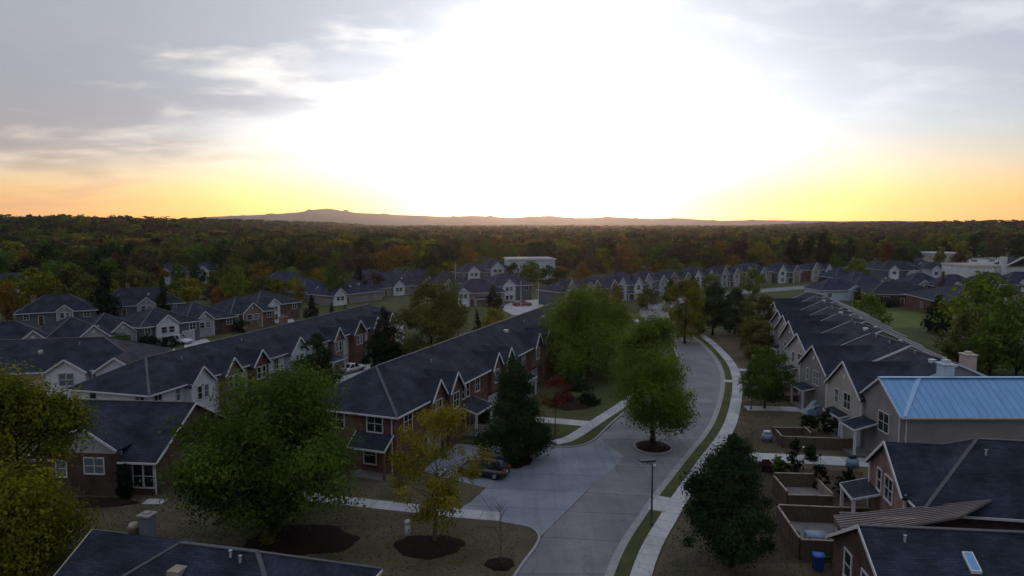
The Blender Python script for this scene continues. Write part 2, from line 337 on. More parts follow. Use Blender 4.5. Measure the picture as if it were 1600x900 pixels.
def put(name, data, parent=None, loc=(0, 0, 0), rz=0.0):
    o = bpy.data.objects.new(name, data); COL.objects.link(o); o.location = loc; o.rotation_euler = (0, 0, rz)
    if parent: o.parent = parent
    return o
def tag(o, label=None, cat=None, group=None, kind=None):
    if label: o["label"] = label
    if cat: o["category"] = cat
    if group: o["group"] = group
    if kind: o["kind"] = kind
    return o
def empty(name, loc, rz=0.0): return put(name, None, None, loc, rz)
def np_mesh(name, V, F, m, rnd=None):
    me = bpy.data.meshes.new(name); nf, k = F.shape
    me.vertices.add(len(V)); me.vertices.foreach_set("co", V.astype(np.float32).ravel())
    me.loops.add(nf * k); me.loops.foreach_set("vertex_index", F.astype(np.int32).ravel())
    me.polygons.add(nf); me.polygons.foreach_set("loop_start", np.arange(0, nf * k, k, dtype=np.int32)); me.polygons.foreach_set("loop_total", np.full(nf, k, dtype=np.int32))
    me.update(calc_edges=True)
    if rnd is not None:
        a = me.attributes.new("rnd", "FLOAT", "FACE"); a.data.foreach_set("value", rnd.astype(np.float32))
    if m: me.materials.append(MATS[m])
    return me
def ground_at(px, py, z=0.0):                   # photo pixel (1600 wide) -> point on the level z
    u = (px - 800) / FPX; v = (450 - py) / FPX; c, s = math.cos(PITCH), math.sin(PITCH)
    dy = c + v * s; dz = -s + v * c; t = (z - CAM_H) / dz
    return (u * t, dy * t)
def sstep(x): x = min(1, max(0, x)); return x * x * (3 - 2 * x)
def terrain(x, y):
    return 20 * sstep((-x - 0.16 * y - 90) / 330) * sstep((y - 380) / 480) + 15 * sstep((x - 0.30 * y - 110) / 420) * sstep((y - 520) / 500)
# ------------------------------------------------------------------ ground, street, walks
def graded(lims):
    out = []
    for a, b, st in lims:
        x = a
        while x < b - 1e-6: out.append(x); x += st
    out.append(lims[-1][1]); return out
gx = graded([(-9000, -3000, 1500), (-3000, -1000, 250), (-1000, 1000, 50), (1000, 3000, 250), (3000, 9000, 1500)])
gy = graded([(-80, 400, 60), (400, 1400, 50), (1400, 3000, 200), (3000, 13000, 1250)])
V_ = np.array([(x, y, terrain(x, y)) for y in gy for x in gx]); nx_ = len(gx)
F_ = np.array([(j * nx_ + i, j * nx_ + i + 1, (j + 1) * nx_ + i + 1, (j + 1) * nx_ + i) for j in range(len(gy) - 1) for i in range(nx_ - 1)])
tag(put("ground", np_mesh("ground", V_, F_, "grass_green")), kind="structure")

def smooth_line(pts, step=None, sub=6):
    P = [Vector(p) for p in pts]; out = []
    for i in range(len(P) - 1):
        a, b, c, d = P[max(i - 1, 0)], P[i], P[i + 1], P[min(i + 2, len(P) - 1)]
        for k in range(sub):
            t = k / sub
            out.append(0.5 * ((2 * b) + (c - a) * t + (2 * a - 5 * b + 4 * c - d) * t * t + (3 * b - a - 3 * c + d) * t ** 3))
    out.append(P[-1]); return out
def resample(line, step):
    out = [line[0]]; acc = 0.0
    for a, b in zip(line, line[1:]):
        l = (b - a).length
        while acc + l >= step:
            t = (step - acc) / l; a = a + (b - a) * t; out.append(a); l = (b - a).length; acc = 0
        acc += l
    return out
def normals(line):
    N = []
    for i in range(len(line)):
        t = (line[min(i + 1, len(line) - 1)] - line[max(i - 1, 0)]).normalized(); N.append(Vector((t.y, -t.x)))   # to the right
    return N
def offset(line, d): return [p + n * d for p, n in zip(line, normals(line))]
def strip(name, la, lb, z, m, thick=0.0, parent=None, kind="structure"):
    b = MB()
    for i in range(len(la) - 1):
        q = [(*la[i], z), (*lb[i], z), (*lb[i + 1], z), (*la[i + 1], z)]
        b.poly(q)
    if thick:
        for l in (la, lb):
            for i in range(len(l) - 1): b.poly([(*l[i], z), (*l[i + 1], z), (*l[i + 1], z - thick), (*l[i], z - thick)])
    o = b.build(name, m, parent)
    if kind and not parent: tag(o, kind=kind)
    return o
def slab_strip(parent, la, lb, k, z, m, gap=0.03, th=0.06, name="slab"):
    n = (len(la) - 1) // k
    for s in range(n):
        A = [Vector(p) for p in la[s * k:s * k + k + 1]]; B = [Vector(p) for p in lb[s * k:s * k + k + 1]]
        for Q in (A, B):
            d = (Q[1] - Q[0]).normalized() * gap / 2; Q[0] = Q[0] + d
            d = (Q[-1] - Q[-2]).normalized() * gap / 2; Q[-1] = Q[-1] - d
        poly = A + B[::-1]; c = sum(poly, Vector((0, 0))) / len(poly)
        b = MB(); b.prism([(*(p - c), z) for p in poly], (0, 0, -th))
        put(name, b.mesh(name, m), parent, (c.x, c.y, 0))
def sheet(name, pts, z, m, kind="structure", th=0.0):
    b = MB()
    if th: b.prism([(*p, z) for p in pts], (0, 0, -th))
    else: b.poly([(*p, z) for p in pts])
    return tag(b.build(name, m), kind=kind)
def slab_poly(parent, pts, cuts, z, m, gap=0.03, th=0.06):
    bm = bmesh.new(); bm.faces.new([bm.verts.new((*p, 0)) for p in pts])
    for co, no in cuts:
        bmesh.ops.bisect_plane(bm, geom=bm.verts[:] + bm.edges[:] + bm.faces[:], plane_co=(*co, 0), plane_no=(*no, 0))
    for f in list(bm.faces):
        P = [v.co.xy for v in f.verts]; c = sum(P, Vector((0, 0))) / len(P)
        Q = [p + (c - p).normalized() * gap for p in P]
        b = MB(); b.prism([(*(p - c), z) for p in Q], (0, 0, -th)); put("slab", b.mesh("slab", m), parent, (c.x, c.y, 0))
    bm.free()

PAIRS = [((-6.0, 26), (0.6, 26)), ((-2.6, 36), (3.9, 36)), ((0.4, 45.5), (6.9, 45.5)), ((2.3, 51.1), (8.7, 50.3)), ((4.6, 55.8), (11.0, 55.2)), ((6.6, 59.9), (12.8, 59.0)),
         ((9.9, 66.5), (16.4, 66)), ((11.0, 69.2), (18.2, 69.5)), ((9.4, 75.2), (21.2, 75.1)), ((11.2, 79), (23.0, 78.7)), ((13.6, 84.6), (25.2, 83.7)), ((17.0, 91), (28, 91)), ((21.5, 99.5), (31, 99.5)),
         ((26, 109), (33.7, 108.5)), ((29, 118.5), (35.8, 118)), ((31, 130), (37.5, 130)), ((32.2, 142), (38.6, 142)), ((33, 160), (39.3, 160)), ((34.2, 183), (41, 181)),
         ((40.2, 204), (46.5, 199)), ((47, 213.5), (52, 208.5)), ((70, 238), (74, 232)), ((92, 252.5), (95, 245)), ((144, 286), (147, 278)), ((215, 330), (219, 322)), ((330, 380), (334, 372))]
Lc = smooth_line([p[0] for p in PAIRS], sub=8); Rc = smooth_line([p[1] for p in PAIRS], sub=8)
road = strip("road", Lc, Rc, 0.012, "joint")
near = [i for i, p in enumerate(Rc) if p.y < 150]; ke = near[-1] // 8 * 8
slab_strip(road, Lc[:ke + 1], Rc[:ke + 1], 8, 0.03, "road", 0.06, 0.03)
far_road = strip("road_surface", Lc[ke:], Rc[ke:], 0.03, "road", parent=road)

# right kerb, gutter, verge and footway
Rr = resample(Rc, 1.6); Rr = [p for p in Rr if p.y < 215]
kb = MB()
def kerb_geo(b, line, side, w=0.17, z=0.14):
    o = offset(line, side * w)
    for i in range(len(line) - 1):
        a, c, d, e = line[i], line[i + 1], o[i + 1], o[i]
        b.poly([(*a, z), (*c, z), (*d, z), (*e, z)]); b.poly([(*a, z), (*c, z), (*c, 0), (*a, 0)]); b.poly([(*e, z), (*d, z), (*d, 0), (*e, 0)])
tag(strip("gutter", offset(Rr, -0.48), Rr, 0.036, "kerb"), kind="structure")
b = MB(); kerb_geo(b, Rr, 1); tag(b.build("kerb", "kerb"), kind="structure")
RW = [p for p in Rr if p.y < 160]
strip("verge", offset(RW, 0.17), offset(RW, 1.2), 0.11, "grass_green")
walk = strip("sidewalk", offset(RW, 1.2), offset(RW, 2.62), 0.10, "joint", 0.12)
slab_strip(walk, offset(RW, 1.2), offset(RW, 2.62), 1, 0.13, "walk", 0.035, 0.05)
strip("verge", offset(Rr, 0.17)[len(RW) - 1:], offset(Rr, 1.6)[len(RW) - 1:], 0.11, "grass_green")
def apron(y0, y1):
    idx = [i for i, p in enumerate(RW) if y0 <= p.y <= y1]
    a = offset(RW, -0.05); c = offset(RW, 1.22)
    b = MB(); pl = [(*a[i], 0.15) for i in idx] + [(*c[i], 0.15) for i in reversed(idx)]
    b.prism(pl, (0, 0, -0.10)); tag(b.build("apron", "walk"), kind="structure")
apron(55.2, 59.6); apron(101.5, 105.2)

sheet("lawn", [(-46, 26), (-6.3, 26), (-2.8, 36), (0.2, 45.5), (1.75, 49.6), (2.0, 51.4), (1.4, 52.7), (-0.9, 53.7), (-4.6, 56.5), (-3.7, 57.8), (-2.5, 61), (-9, 65.2), (-11, 66), (-20, 70), (-30, 66), (-46, 64)], 0.012, "grass_dry")
_r = [p + n * 2.6 for p, n in zip(RW, normals(RW))]
sheet("lawn", [tuple(p) for p in _r if p.y < 150] + [(56, 150), (48, 118), (43, 100), (40, 84), (38, 64), (24, 28), (1.5, 26)], 0.010, "grass_dry")
# left side: kerbs
low_k = smooth_line([(-6.0, 26), (-2.6, 36), (0.4, 45.5), (1.9, 49.6), (2.15, 51.4), (1.5, 52.8), (0.0, 53.5), (-0.9, 53.9)], sub=5)
b = MB(); kerb_geo(b, low_k, -1, 0.2); tag(b.build("kerb", "kerb"), kind="structure")
up_k = smooth_line([(2.6, 72.9), (5.0, 72.4), (7.2, 72.7), (9.2, 74.9), (11.0, 78.9), (13.6, 84.6), (17.0, 91), (21.5, 99.5), (26, 109), (29, 118.5), (31, 130), (32.2, 142), (33, 160), (34.2, 183), (40.2, 204), (47, 213.5), (70, 238), (92, 252.5), (144, 286)], sub=5)
b = MB(); kerb_geo(b, up_k, -1, 0.2); tag(b.build("kerb", "kerb"), kind="structure")
UK = [p for p in up_k if p.y < 125]
# court in front of the brick row
court_pts = [(2.25, 51.2), (1.9, 52.6), (0, 53.45), (-0.9, 53.8), (-4.6, 56.4), (-3.6, 57.8), (-2.4, 61), (-8.8, 65.3), (-6.0, 73.6), (0.6, 72.0), (2.7, 72.75), (5.0, 72.35), (7.2, 72.6), (9.3, 75.1), (9.9, 75.6), (11.6, 69.4), (10.2, 66.5), (6.55, 59.9), (4.55, 55.8)]
court = sheet("court", court_pts, 0.014, "joint")
slab_poly(court, court_pts, [((0, 56.6), (.12, 1)), ((0, 60.6), (.10, 1)), ((0, 64.9), (.08, 1)), ((0, 69.4), (.05, 1)), ((-5.0, 66), (1, .33))], 0.034, "court", 0.035, 0.03)
# lower lawn footway
lw = resample(smooth_line([(-0.95, 54.8), (-4.6, 55.5), (-9.5, 56.75), (-16.4, 58.5), (-24, 60.6), (-29, 62.1)]), 1.6)
fw = strip("sidewalk", offset(lw, -0.85), offset(lw, 0.85), 0.035, "joint")
slab_strip(fw, offset(lw, -0.85), offset(lw, 0.85), 1, 0.055, "walk", 0.04, 0.05)
# upper lawn and its walks
UKo = offset(UK, -0.2)
sheet("lawn", [tuple(p) for p in UKo] + [(24, 134), (10, 134), (-4.5, 80), (-5.4, 74.0), (0.5, 72.6)], 0.05, "grass_green")
uw = resample([p for p in smooth_line([(4.6, 73.9), (6.2, 75.0), (8.6, 79.0), (10.9, 83.2), (14.4, 89.4), (18.5, 97.5), (23, 107), (26.5, 118), (28.6, 130), (29.9, 142), (30.6, 160), (31.8, 184), (37, 205), (45, 217), (68, 241), (90, 255.5)]) if p.y < 172], 1.7)
us = strip("sidewalk", offset(uw, -0.75), offset(uw, 0.75), 0.075, "joint")
slab_strip(us, offset(uw, -0.75), offset(uw, 0.75), 1, 0.10, "walk", 0.04, 0.05)
pw = resample([Vector((9.6, 80.9)), Vector((3.0, 83.0)), Vector((-2.2, 84.6))], 1.5)
ps = strip("path", offset(pw, -1.1), offset(pw, 1.1), 0.08, "joint")
slab_strip(ps, offset(pw, -1.1), offset(pw, 1.1), 1, 0.098, "walk", 0.04, 0.05)
# walks to the right-hand houses
def walk_to(pts, w, step=1.6):
    l = resample([Vector(p) for p in pts], step); o = strip("path", offset(l, -w), offset(l, w), 0.055, "joint")
    slab_strip(o, offset(l, -w), offset(l, w), 1, 0.075, "walk", 0.04, 0.05)
walk_to([(20.6, 69.5), (26, 69.2), (36, 67.6)], 1.35, 2.2); walk_to([(30.4, 88.3), (36, 87.8), (41, 86.9)], 1.1, 2.2); walk_to([(36.8, 112), (46, 110.2)], 0.9); walk_to([(35, 103.6), (43.5, 102.2)], 0.8)
# driveways between the rows on the left and far away
def px_sheet(name, pix, z, m): return sheet(name, [ground_at(*p) for p in pix], z, m)
for q in ([(520, 601), (548, 578), (585, 566), (606, 572), (560, 592)], [(286, 533), (322, 529), (337, 539), (290, 551)], [(404, 503), (424, 495), (456, 495), (462, 507)], [(572, 583), (596, 561), (618, 561), (604, 585)],
          [(778, 480), (806, 470), (850, 467), (850, 492), (800, 492)]):
    px_sheet("driveway", q, 0.03, "walk")
for q in ([(215, 552), (250, 541), (300, 545), (232, 575)], [(700, 470), (760, 480), (745, 500), (700, 512)], [(330, 520), (400, 510), (398, 522), (330, 536)], [(905, 480), (985, 470), (1000, 478), (985, 500)],
          [(1210, 447), (1290, 443), (1330, 440), (1300, 449), (1220, 453)]):
    px_sheet("lawn", q, 0.026, "grass_green")
px_sheet("lawn", [(1375, 487), (1455, 487), (1470, 512), (1395, 512)], 0.026, "grass_bright")
px_sheet("lawn", [(1470, 498), (1520, 495), (1560, 520), (1480, 530)], 0.026, "grass_green")
for q in ([(650, 384), (690, 382), (688, 387), (655, 388)], [(648, 375), (690, 374), (690, 377), (650, 378)], [(490, 373), (512, 372), (512, 375), (488, 376)]):
    px_sheet("field", q, 0.3, "walk")
sheet("parking_lot", [(230, 330), (420, 330), (520, 520), (300, 480)], 0.05, "concrete")
# soil strips beside the right-hand footway
sheet("planting_bed", [(20.5, 66.8), (27.5, 66.2), (34, 65.2), (26, 47), (15.6, 47.0), (17.6, 57)], 0.016, "soil")
# ------------------------------------------------------------------ houses
WIN = {}; WR = random.Random(9)
def window_data(w, h, nx, ny, glass, trim):
    k = (round(w, 2), round(h, 2), nx, ny, glass, trim)
    if k not in WIN:
        b = MB(); t = 0.10; y0, y1 = -0.075, 0.0
        b.box(-w / 2 - t, y0, -h / 2 - t, -w / 2, y1, h / 2 + t); b.box(w / 2, y0, -h / 2 - t, w / 2 + t, y1, h / 2 + t)
        b.box(-w / 2, y0, h / 2, w / 2, y1, h / 2 + t); b.box(-w / 2 - .04, y0 - .04, -h / 2 - t, w / 2 + .04, y1, -h / 2)
        for i in range(1, nx): x = -w / 2 + w * i / nx; b.box(x - .035, y0 + .02, -h / 2, x + .035, y1, h / 2)
        for j in range(1, ny): z = -h / 2 + h * j / ny; b.box(-w / 2, y0 + .025, z - .03, w / 2, y1, z + .03)
        fr = b.mesh("window", trim)
        pw, ph = w / nx, h / ny
        p = MB().box(-pw / 2 + .03, -0.028, -ph / 2 + .025, pw / 2 - .03, -0.004, ph / 2 - .025).mesh("pane", glass)
        WIN[k] = (fr, p)
    return WIN[k]
def add_window(root, x, y, z, rz, w, h, nx=2, ny=2, glass="glass", trim="trim", split=True):
    if glass == "glass" and WR.random() < .22: glass = "glass_light"      # drawn blinds
    fr, p = window_data(w, h, nx, ny, glass, trim)
    o = put("window", fr, root, (x, y, z), rz)
    for i in range(nx):
        for j in range(ny):
            put("pane", p, o, (-w / 2 + w * (i + .5) / nx, 0, -h / 2 + h * (j + .5) / ny))
    return o
def face_xf(face, u, w, d):
    if face == "F": return (u, 0, 0.0)
    if face == "B": return (w - u, d, math.pi)
    if face == "L": return (0, u, -math.pi / 2)
    return (w, u, math.pi / 2)

def house(name, label, pos, rz, w, d, h, rise, roof="hip", wall="siding_taupe", ov=0.45, gables=(), wins=(), porches=(), doors=(), garages=(), chimneys=(), vents=(), pipes=0,
          cat="house", group=None, roofmat="shingle", trim="trim", z0=0.0, base=None, spouts=(), ridge=True):
    root = empty(name, (pos[0], pos[1], z0), R(rz)); tag(root, label, cat, group)
    along_x = (roof == "gable_x") or (roof == "hip" and w >= d)
    half = (d if along_x else w) / 2; s = rise / half
    def rz_at(x, y):
        c = [y, d - y] if along_x else [x, w - x]
        if roof == "hip": c = [y, d - y, x, w - x]
        return h + s * min(min(c), half)
    # walls (the gable triangle belongs to the wall)
    b = MB(); b.box(0, 0, -0.3, w, d, h)
    if roof == "gable_x":
        for x0, x1 in ((0, .2), (w - .2, w)): b.prism([(x0, 0, h), (x0, d, h), (x0, d / 2, h + rise)], (x1 - x0, 0, 0))
    if roof == "gable_y":
        for y0, y1 in ((0, .2), (d - .2, d)): b.prism([(0, y0, h), (w, y0, h), (w / 2, y0, h + rise)], (0, y1 - y0, 0))
    b.build("wall", wall, root)
    if base:
        MB().box(-.06, -.06, -0.3, w + .06, d + .06, base[1]).build("base_course", base[0], root)
    e = h - s * ov + .04; t = .17; rt = h + rise + .04
    b = MB(); fas = MB(); cap = MB()
    def slab(pts): b.prism(pts, (0, 0, -t))
    if roof == "hip":
        hh = half + ov
        c = [(-ov, -ov, e), (w + ov, -ov, e), (w + ov, d + ov, e), (-ov, d + ov, e)]
        if along_x: r0, r1 = (half, d / 2, rt), (w - half, d / 2, rt); fs = [(0, 1, "r1", "r0"), (2, 3, "r0", "r1"), (3, 0, "r0"), (1, 2, "r1")]
        else: r0, r1 = (w / 2, half, rt), (w / 2, d - half, rt); fs = [(1, 2, "r1", "r0"), (3, 0, "r0", "r1"), (0, 1, "r0"), (2, 3, "r1")]
        P = {"r0": r0, "r1": r1, 0: c[0], 1: c[1], 2: c[2], 3: c[3]}
        V = [c[0], c[1], c[2], c[3], r0, r1]; lo = [(p[0], p[1], p[2] - t) for p in c]
        idx = {0: 0, 1: 1, 2: 2, 3: 3, "r0": 4, "r1": 5}; b.v = V + lo; b.f = [tuple(idx[k] for k in f) for f in fs] + [(0, 6, 7, 1), (1, 7, 8, 2), (2, 8, 9, 3), (3, 9, 6, 0), (9, 8, 7, 6)]
        for i in range(4): 
            p, q = Vector(c[i]), Vector(c[(i + 1) % 4]); o = (q - p).normalized().cross(Vector((0, 0, 1))) * .045
            fas.bar(p + o - Vector((0, 0, .10)), q + o - Vector((0, 0, .10)), .07, .16)
        if ridge:
            cap.bar(r0, r1, .26, .07)
            for i, k in ((0, r0), (3, r0) if along_x else (1, r0), (1, r1) if along_x else (3, r1), (2, r1)): cap.bar(c[i], k, .24, .06)
    else:
        if along_x:
            for sg in (0, 1):
                y = -ov if sg == 0 else d + ov
                slab([(-ov * .6, y, e), (w + ov * .6, y, e), (w + ov * .6, d / 2, rt), (-ov * .6, d / 2, rt)])
                yo = y + (-.045 if sg == 0 else .045)
                fas.bar((-ov * .6, yo, e - .1), (w + ov * .6, yo, e - .1), .07, .16)
                for x in (-ov * .6 - .04, w + ov * .6 + .04): fas.bar((x, y, e - .07), (x, d / 2, rt - .07), .06, .20)
            if ridge: cap.bar((-ov * .6, d / 2, rt + .01), (w + ov * .6, d / 2, rt + .01), .26, .07)
        else:
            for sg in (0, 1):
                x = -ov if sg == 0 else w + ov
                slab([(x, -ov * .6, e), (x, d + ov * .6, e), (w / 2, d + ov * .6, rt), (w / 2, -ov * .6, rt)])
                xo = x + (-.045 if sg == 0 else .045)
                fas.bar((xo, -ov * .6, e - .1), (xo, d + ov * .6, e - .1), .07, .16)
                for y in (-ov * .6 - .04, d + ov * .6 + .04): fas.bar((x, y, e - .07), (w / 2, y, rt - .07), .06, .20)
            if ridge: cap.bar((w / 2, -ov * .6, rt + .01), (w / 2, d + ov * .6, rt + .01), .26, .07)
    rf = b.build("roof", roofmat, root); fas.build("fascia", trim, root)
    if cap.v: cap.build("ridge_cap", "ridge", rf)
    # front cross gables
    for g in gables:
        x0, x1, pr, ge, gr, gm = g["x0"], g["x1"], g.get("p", .5), g.get("e", h), g["r"], g.get("m", wall)
        zb = g.get("z0", -0.3); cx = (x0 + x1) / 2; hw = (x1 - x0) / 2; go = g.get("ov", .3); gs = gr / hw; f = g.get("face", "F")
        yb = min(half, max(.5, (ge + gr - h) / s + .25)) if roof != "gable_y" else 1.2
        def T(p):
            if f == "F": return p
            if f == "L": return (p[1], p[0], p[2])
            if f == "R": return (w - p[1], p[0], p[2])
            return (p[0], d - p[1], p[2])
        gb = MB()
        pts = [(x0, -pr, zb), (x1, -pr, zb), (x1, -pr, ge), (cx, -pr, ge + gr), (x0, -pr, ge)]
        a = [T(p) for p in pts]; c2 = [T((p[0], p[1] + pr + .4, p[2])) for p in pts]
        gb.prism(a, Vector(c2[0]) - Vector(a[0])); gw = gb.build("gable_wall", gm, root)
        r_ = MB(); tr = MB(); yf = -pr - go; ez = ge - gs * go + .04; tz = ge + gr + .04
        for sx in (-1, 1):
            xe = cx + sx * (hw + go)
            ye = max(.3, yb * (ez - h) / max(.01, (ge + gr - h)) if ge > h else .3)
            q = [T((xe, yf, ez)), T((cx, yf, tz)), T((cx, yb, tz)), T((xe, max(ye, .35), ez))]
            r_.prism(q, (0, 0, -.15))
            tr.bar(T((xe, yf - .03, ez - .06)), T((cx, yf - .03, tz - .06)), .07, .21)
        gr_ = r_.build("gable_roof", g.get("roof", roofmat), root); tr.build("rake_board", trim, root)
        for (u, z, ww, hh, nx, ny) in g.get("win", ()):
            q = T((cx + u, -pr, z)); rzw = {"F": 0, "L": -math.pi / 2, "R": math.pi / 2, "B": math.pi}[f]
            add_window(root, q[0], q[1], q[2], rzw, ww, hh, nx, ny, g.get("glass", "glass"), trim)
        if g.get("corner"):
            cb = MB()
            for xx in (x0, x1): q = T((xx, -pr - .01, 0)); cb.box(q[0] - .09, q[1] - .09, 0, q[0] + .09, q[1] + .09, ge)
            cb.build("corner_board", trim, root)
        if g.get("vent"):
            q = T((cx, -pr - .03, ge + gr * .45)); MB().box(q[0] - .2, q[1] - .04, q[2] - .25, q[0] + .2, q[1] + .04, q[2] + .25).build("gable_vent", trim, root)
    for (f, u, z, ww, hh, nx, ny) in wins:
        x, y, a = face_xf(f, u, w, d); add_window(root, x, y, z, a, ww, hh, nx, ny, "glass", trim)
    for (f, u, ww) in doors:
        x, y, a = face_xf(f, u, w, d)
        dm = MB().box(-ww / 2, -.05, 0.05, ww / 2, 0, 2.1); o = put("door", dm.mesh("door", "door"), root, (x, y, 0), a)
        MB().box(-ww / 2 - .1, -.07, .05, -ww / 2, 0, 2.2).box(ww / 2, -.07, .05, ww / 2 + .1, 0, 2.2).box(-ww / 2, -.07, 2.1, ww / 2, 0, 2.2).build("door_frame", trim, o)
        MB().box(ww / 2 - .16, -.10, .98, ww / 2 - .1, -.05, 1.08).build("handle", "chrome", o)
    for (f, u, ww) in garages:
        x, y, a = face_xf(f, u, w, d); o = put("garage_door", MB().box(-ww / 2 - .14, -.05, 0, ww / 2 + .14, 0, 2.35).mesh("garage_door", trim), root, (x, y, 0), a)
        for i in range(4): MB().box(-ww / 2, -.085, .06 + i * .54, ww / 2, -.052, .06 + i * .54 + .50).build("panel", "garage", o)
    for p in porches:
        f, u0, u1, dep, zt, zl = p[:6]; m_ = p[6] if len(p) > 6 else roofmat
        x, y, a = face_xf(f, 0, w, d)
        if f == "B": x = w
        o = put("porch", MB().prism([(u0, 0, zt), (u1, 0, zt), (u1, -dep, zl), (u0, -dep, zl)], (0, 0, -.14)).mesh("porch", m_), root, (x, y, 0), a)
        if f == "L": o.matrix_local = Matrix.Translation((0, 0, 0)) @ Matrix(((0, 1, 0, 0), (1, 0, 0, 0), (0, 0, 1, 0), (0, 0, 0, 1)))
        if f == "R": o.matrix_local = Matrix(((0, -1, 0, w), (1, 0, 0, 0), (0, 0, 1, 0), (0, 0, 0, 1)))
        MB().box(u0 - .03, -dep - .05, zl - .22, u1 + .03, -dep + .02, zl - .02).bar((u0 - .03, 0, zt - .07), (u0 - .03, -dep, zl - .07), .06, .16).bar((u1 + .03, 0, zt - .07), (u1 + .03, -dep, zl - .07), .06, .16).build("porch_trim", trim, o)
        for uu in ([u0 + .15, u1 - .15] if u1 - u0 < 6 else [u0 + .15, (u0 + u1) / 2, u1 - .15]):
            MB().box(uu - .11, -dep + .03, 0, uu + .11, -dep + .25, zl - .14).build("porch_post", p[7] if len(p) > 7 else trim, o)
        MB().box(u0, -dep, -.1, u1, -.02, .14).build("porch_floor", "patio", o)
    for (x, y, cw, cd, ch, cm) in chimneys:
        z = rz_at(x, y); o = put("chimney", MB().box(-cw / 2, -cd / 2, -1.4, cw / 2, cd / 2, ch).mesh("chimney", cm), rf, (x, y, z))
        # third level already reached by the chimney: its cap is part of the same piece
        me = o.data; mb = MB(); mb.box(-cw / 2, -cd / 2, -1.4, cw / 2, cd / 2, ch).box(-cw / 2 - .09, -cd / 2 - .09, ch, cw / 2 + .09, cd / 2 + .09, ch + .12).box(-cw / 4, -cd / 4, ch + .12, cw / 4, cd / 4, ch + .38)
        o.data = mb.mesh("chimney", cm)
    for (x, y, kind) in vents:
        z = rz_at(x, y)
        if kind == "pipe": MB().lathe([(.07, -.3), (.07, .34), (.10, .35), (.10, .40)], 8, (x, y, z)).build("vent_pipe", "siding_grey", rf)
        elif kind == "box": MB().box(x - .28, y - .25, z - .2, x + .28, y + .25, z + .26).box(x - .34, y - .31, z + .26, x + .34, y + .31, z + .31).build("roof_vent", "pale_metal", rf)
        elif kind == "turtle": MB().lathe([(.30, -.2), (.30, .22), (.20, .36), (.06, .42)], 10, (x, y, z)).build("roof_vent", "trim_tan", rf)
        elif kind == "tile": MB().box(x - .35, y - .5, z - .12, x + .35, y + .5, z + .17).build("roof_vent", "wood_pale", rf)
    for (f, u) in spouts:
        x, y, a = face_xf(f, u, w, d); q = Matrix.Rotation(a, 3, "Z") @ Vector((0, -.07, 0))
        MB().box(x + q.x - .05, y + q.y - .05, 0.1, x + q.x + .05, y + q.y + .05, h - .1).build("downspout", trim, root)
    root["_h"] = 0; del root["_h"]
    return root

# --- A: long brick and taupe row in the middle, its near end faces the camera
RZ_A = math.degrees(math.atan2(.935, .355))
gA = []; wA = []; pA = []; dA = []; garA = []; spA = []
for k, x in enumerate((7.9, 24.2, 40.5, 56.5)):
    gm = ["brick", "brick", "brick_pink", "brick"][k]
    gA += [dict(x0=x - 1.6, x1=x + 1.5, p=.55, e=6.0, r=1.75, m=gm, win=[(0, 4.75, 1.35, 1.6, 2, 2)], z0=2.9), dict(x0=x + 1.9, x1=x + 5.0, p=.9, e=6.1, r=1.75, m=gm, win=[(0, 4.75, 1.35, 1.6, 2, 2)])]
    wA += [("F", x + 7.2, 4.7, .75, 1.6, 1, 2), ("F", x + 8.6, 4.7, .75, 1.6, 1, 2), ("F", x - 5.0, 4.7, 1.2, 1.6, 2, 2)] if k else [("F", x + 7.2, 4.7, .75, 1.6, 1, 2), ("F", x + 8.5, 4.7, .75, 1.6, 1, 2)]
    pA.append(("F", x + 5.7, x + 10.3, 2.4, 3.5, 2.75)); dA.append(("F", x + 8.4, 1.0)); garA.append(("F", x - .1, 2.7)); spA += [("F", x + 5.35)]
wA += [("L", 2.3, 4.9, 1.65, 1.6, 2, 2), ("L", 6.6, 4.9, 1.65, 1.6, 2, 2), ("F", 2.3, 4.8, 1.55, 1.6, 2, 2), ("L", 2.9, 1.75, 1.3, 1.7, 1, 2)]
pA.append(("L", .25, 4.3, 1.7, 4.05, 2.95, "shingle", "brick"))
house("townhouse_row", "long row of brick and taupe townhouses with dark hip roof beside the concrete court", (-11.0, 64.0), RZ_A, 72, 11, 6.1, 3.05, "hip", "brick", gables=gA, wins=wA, porches=pA, doors=dA, garages=garA,
      vents=[(14, 3.5, "pipe"), (19, 7.5, "pipe"), (30, 6.6, "pipe"), (38, 3.6, "box"), (47, 4.0, "pipe"), (55, 3.5, "turtle"), (63, 4.0, "pipe")], spouts=[("L", .4)] + spA, cat="townhouses")

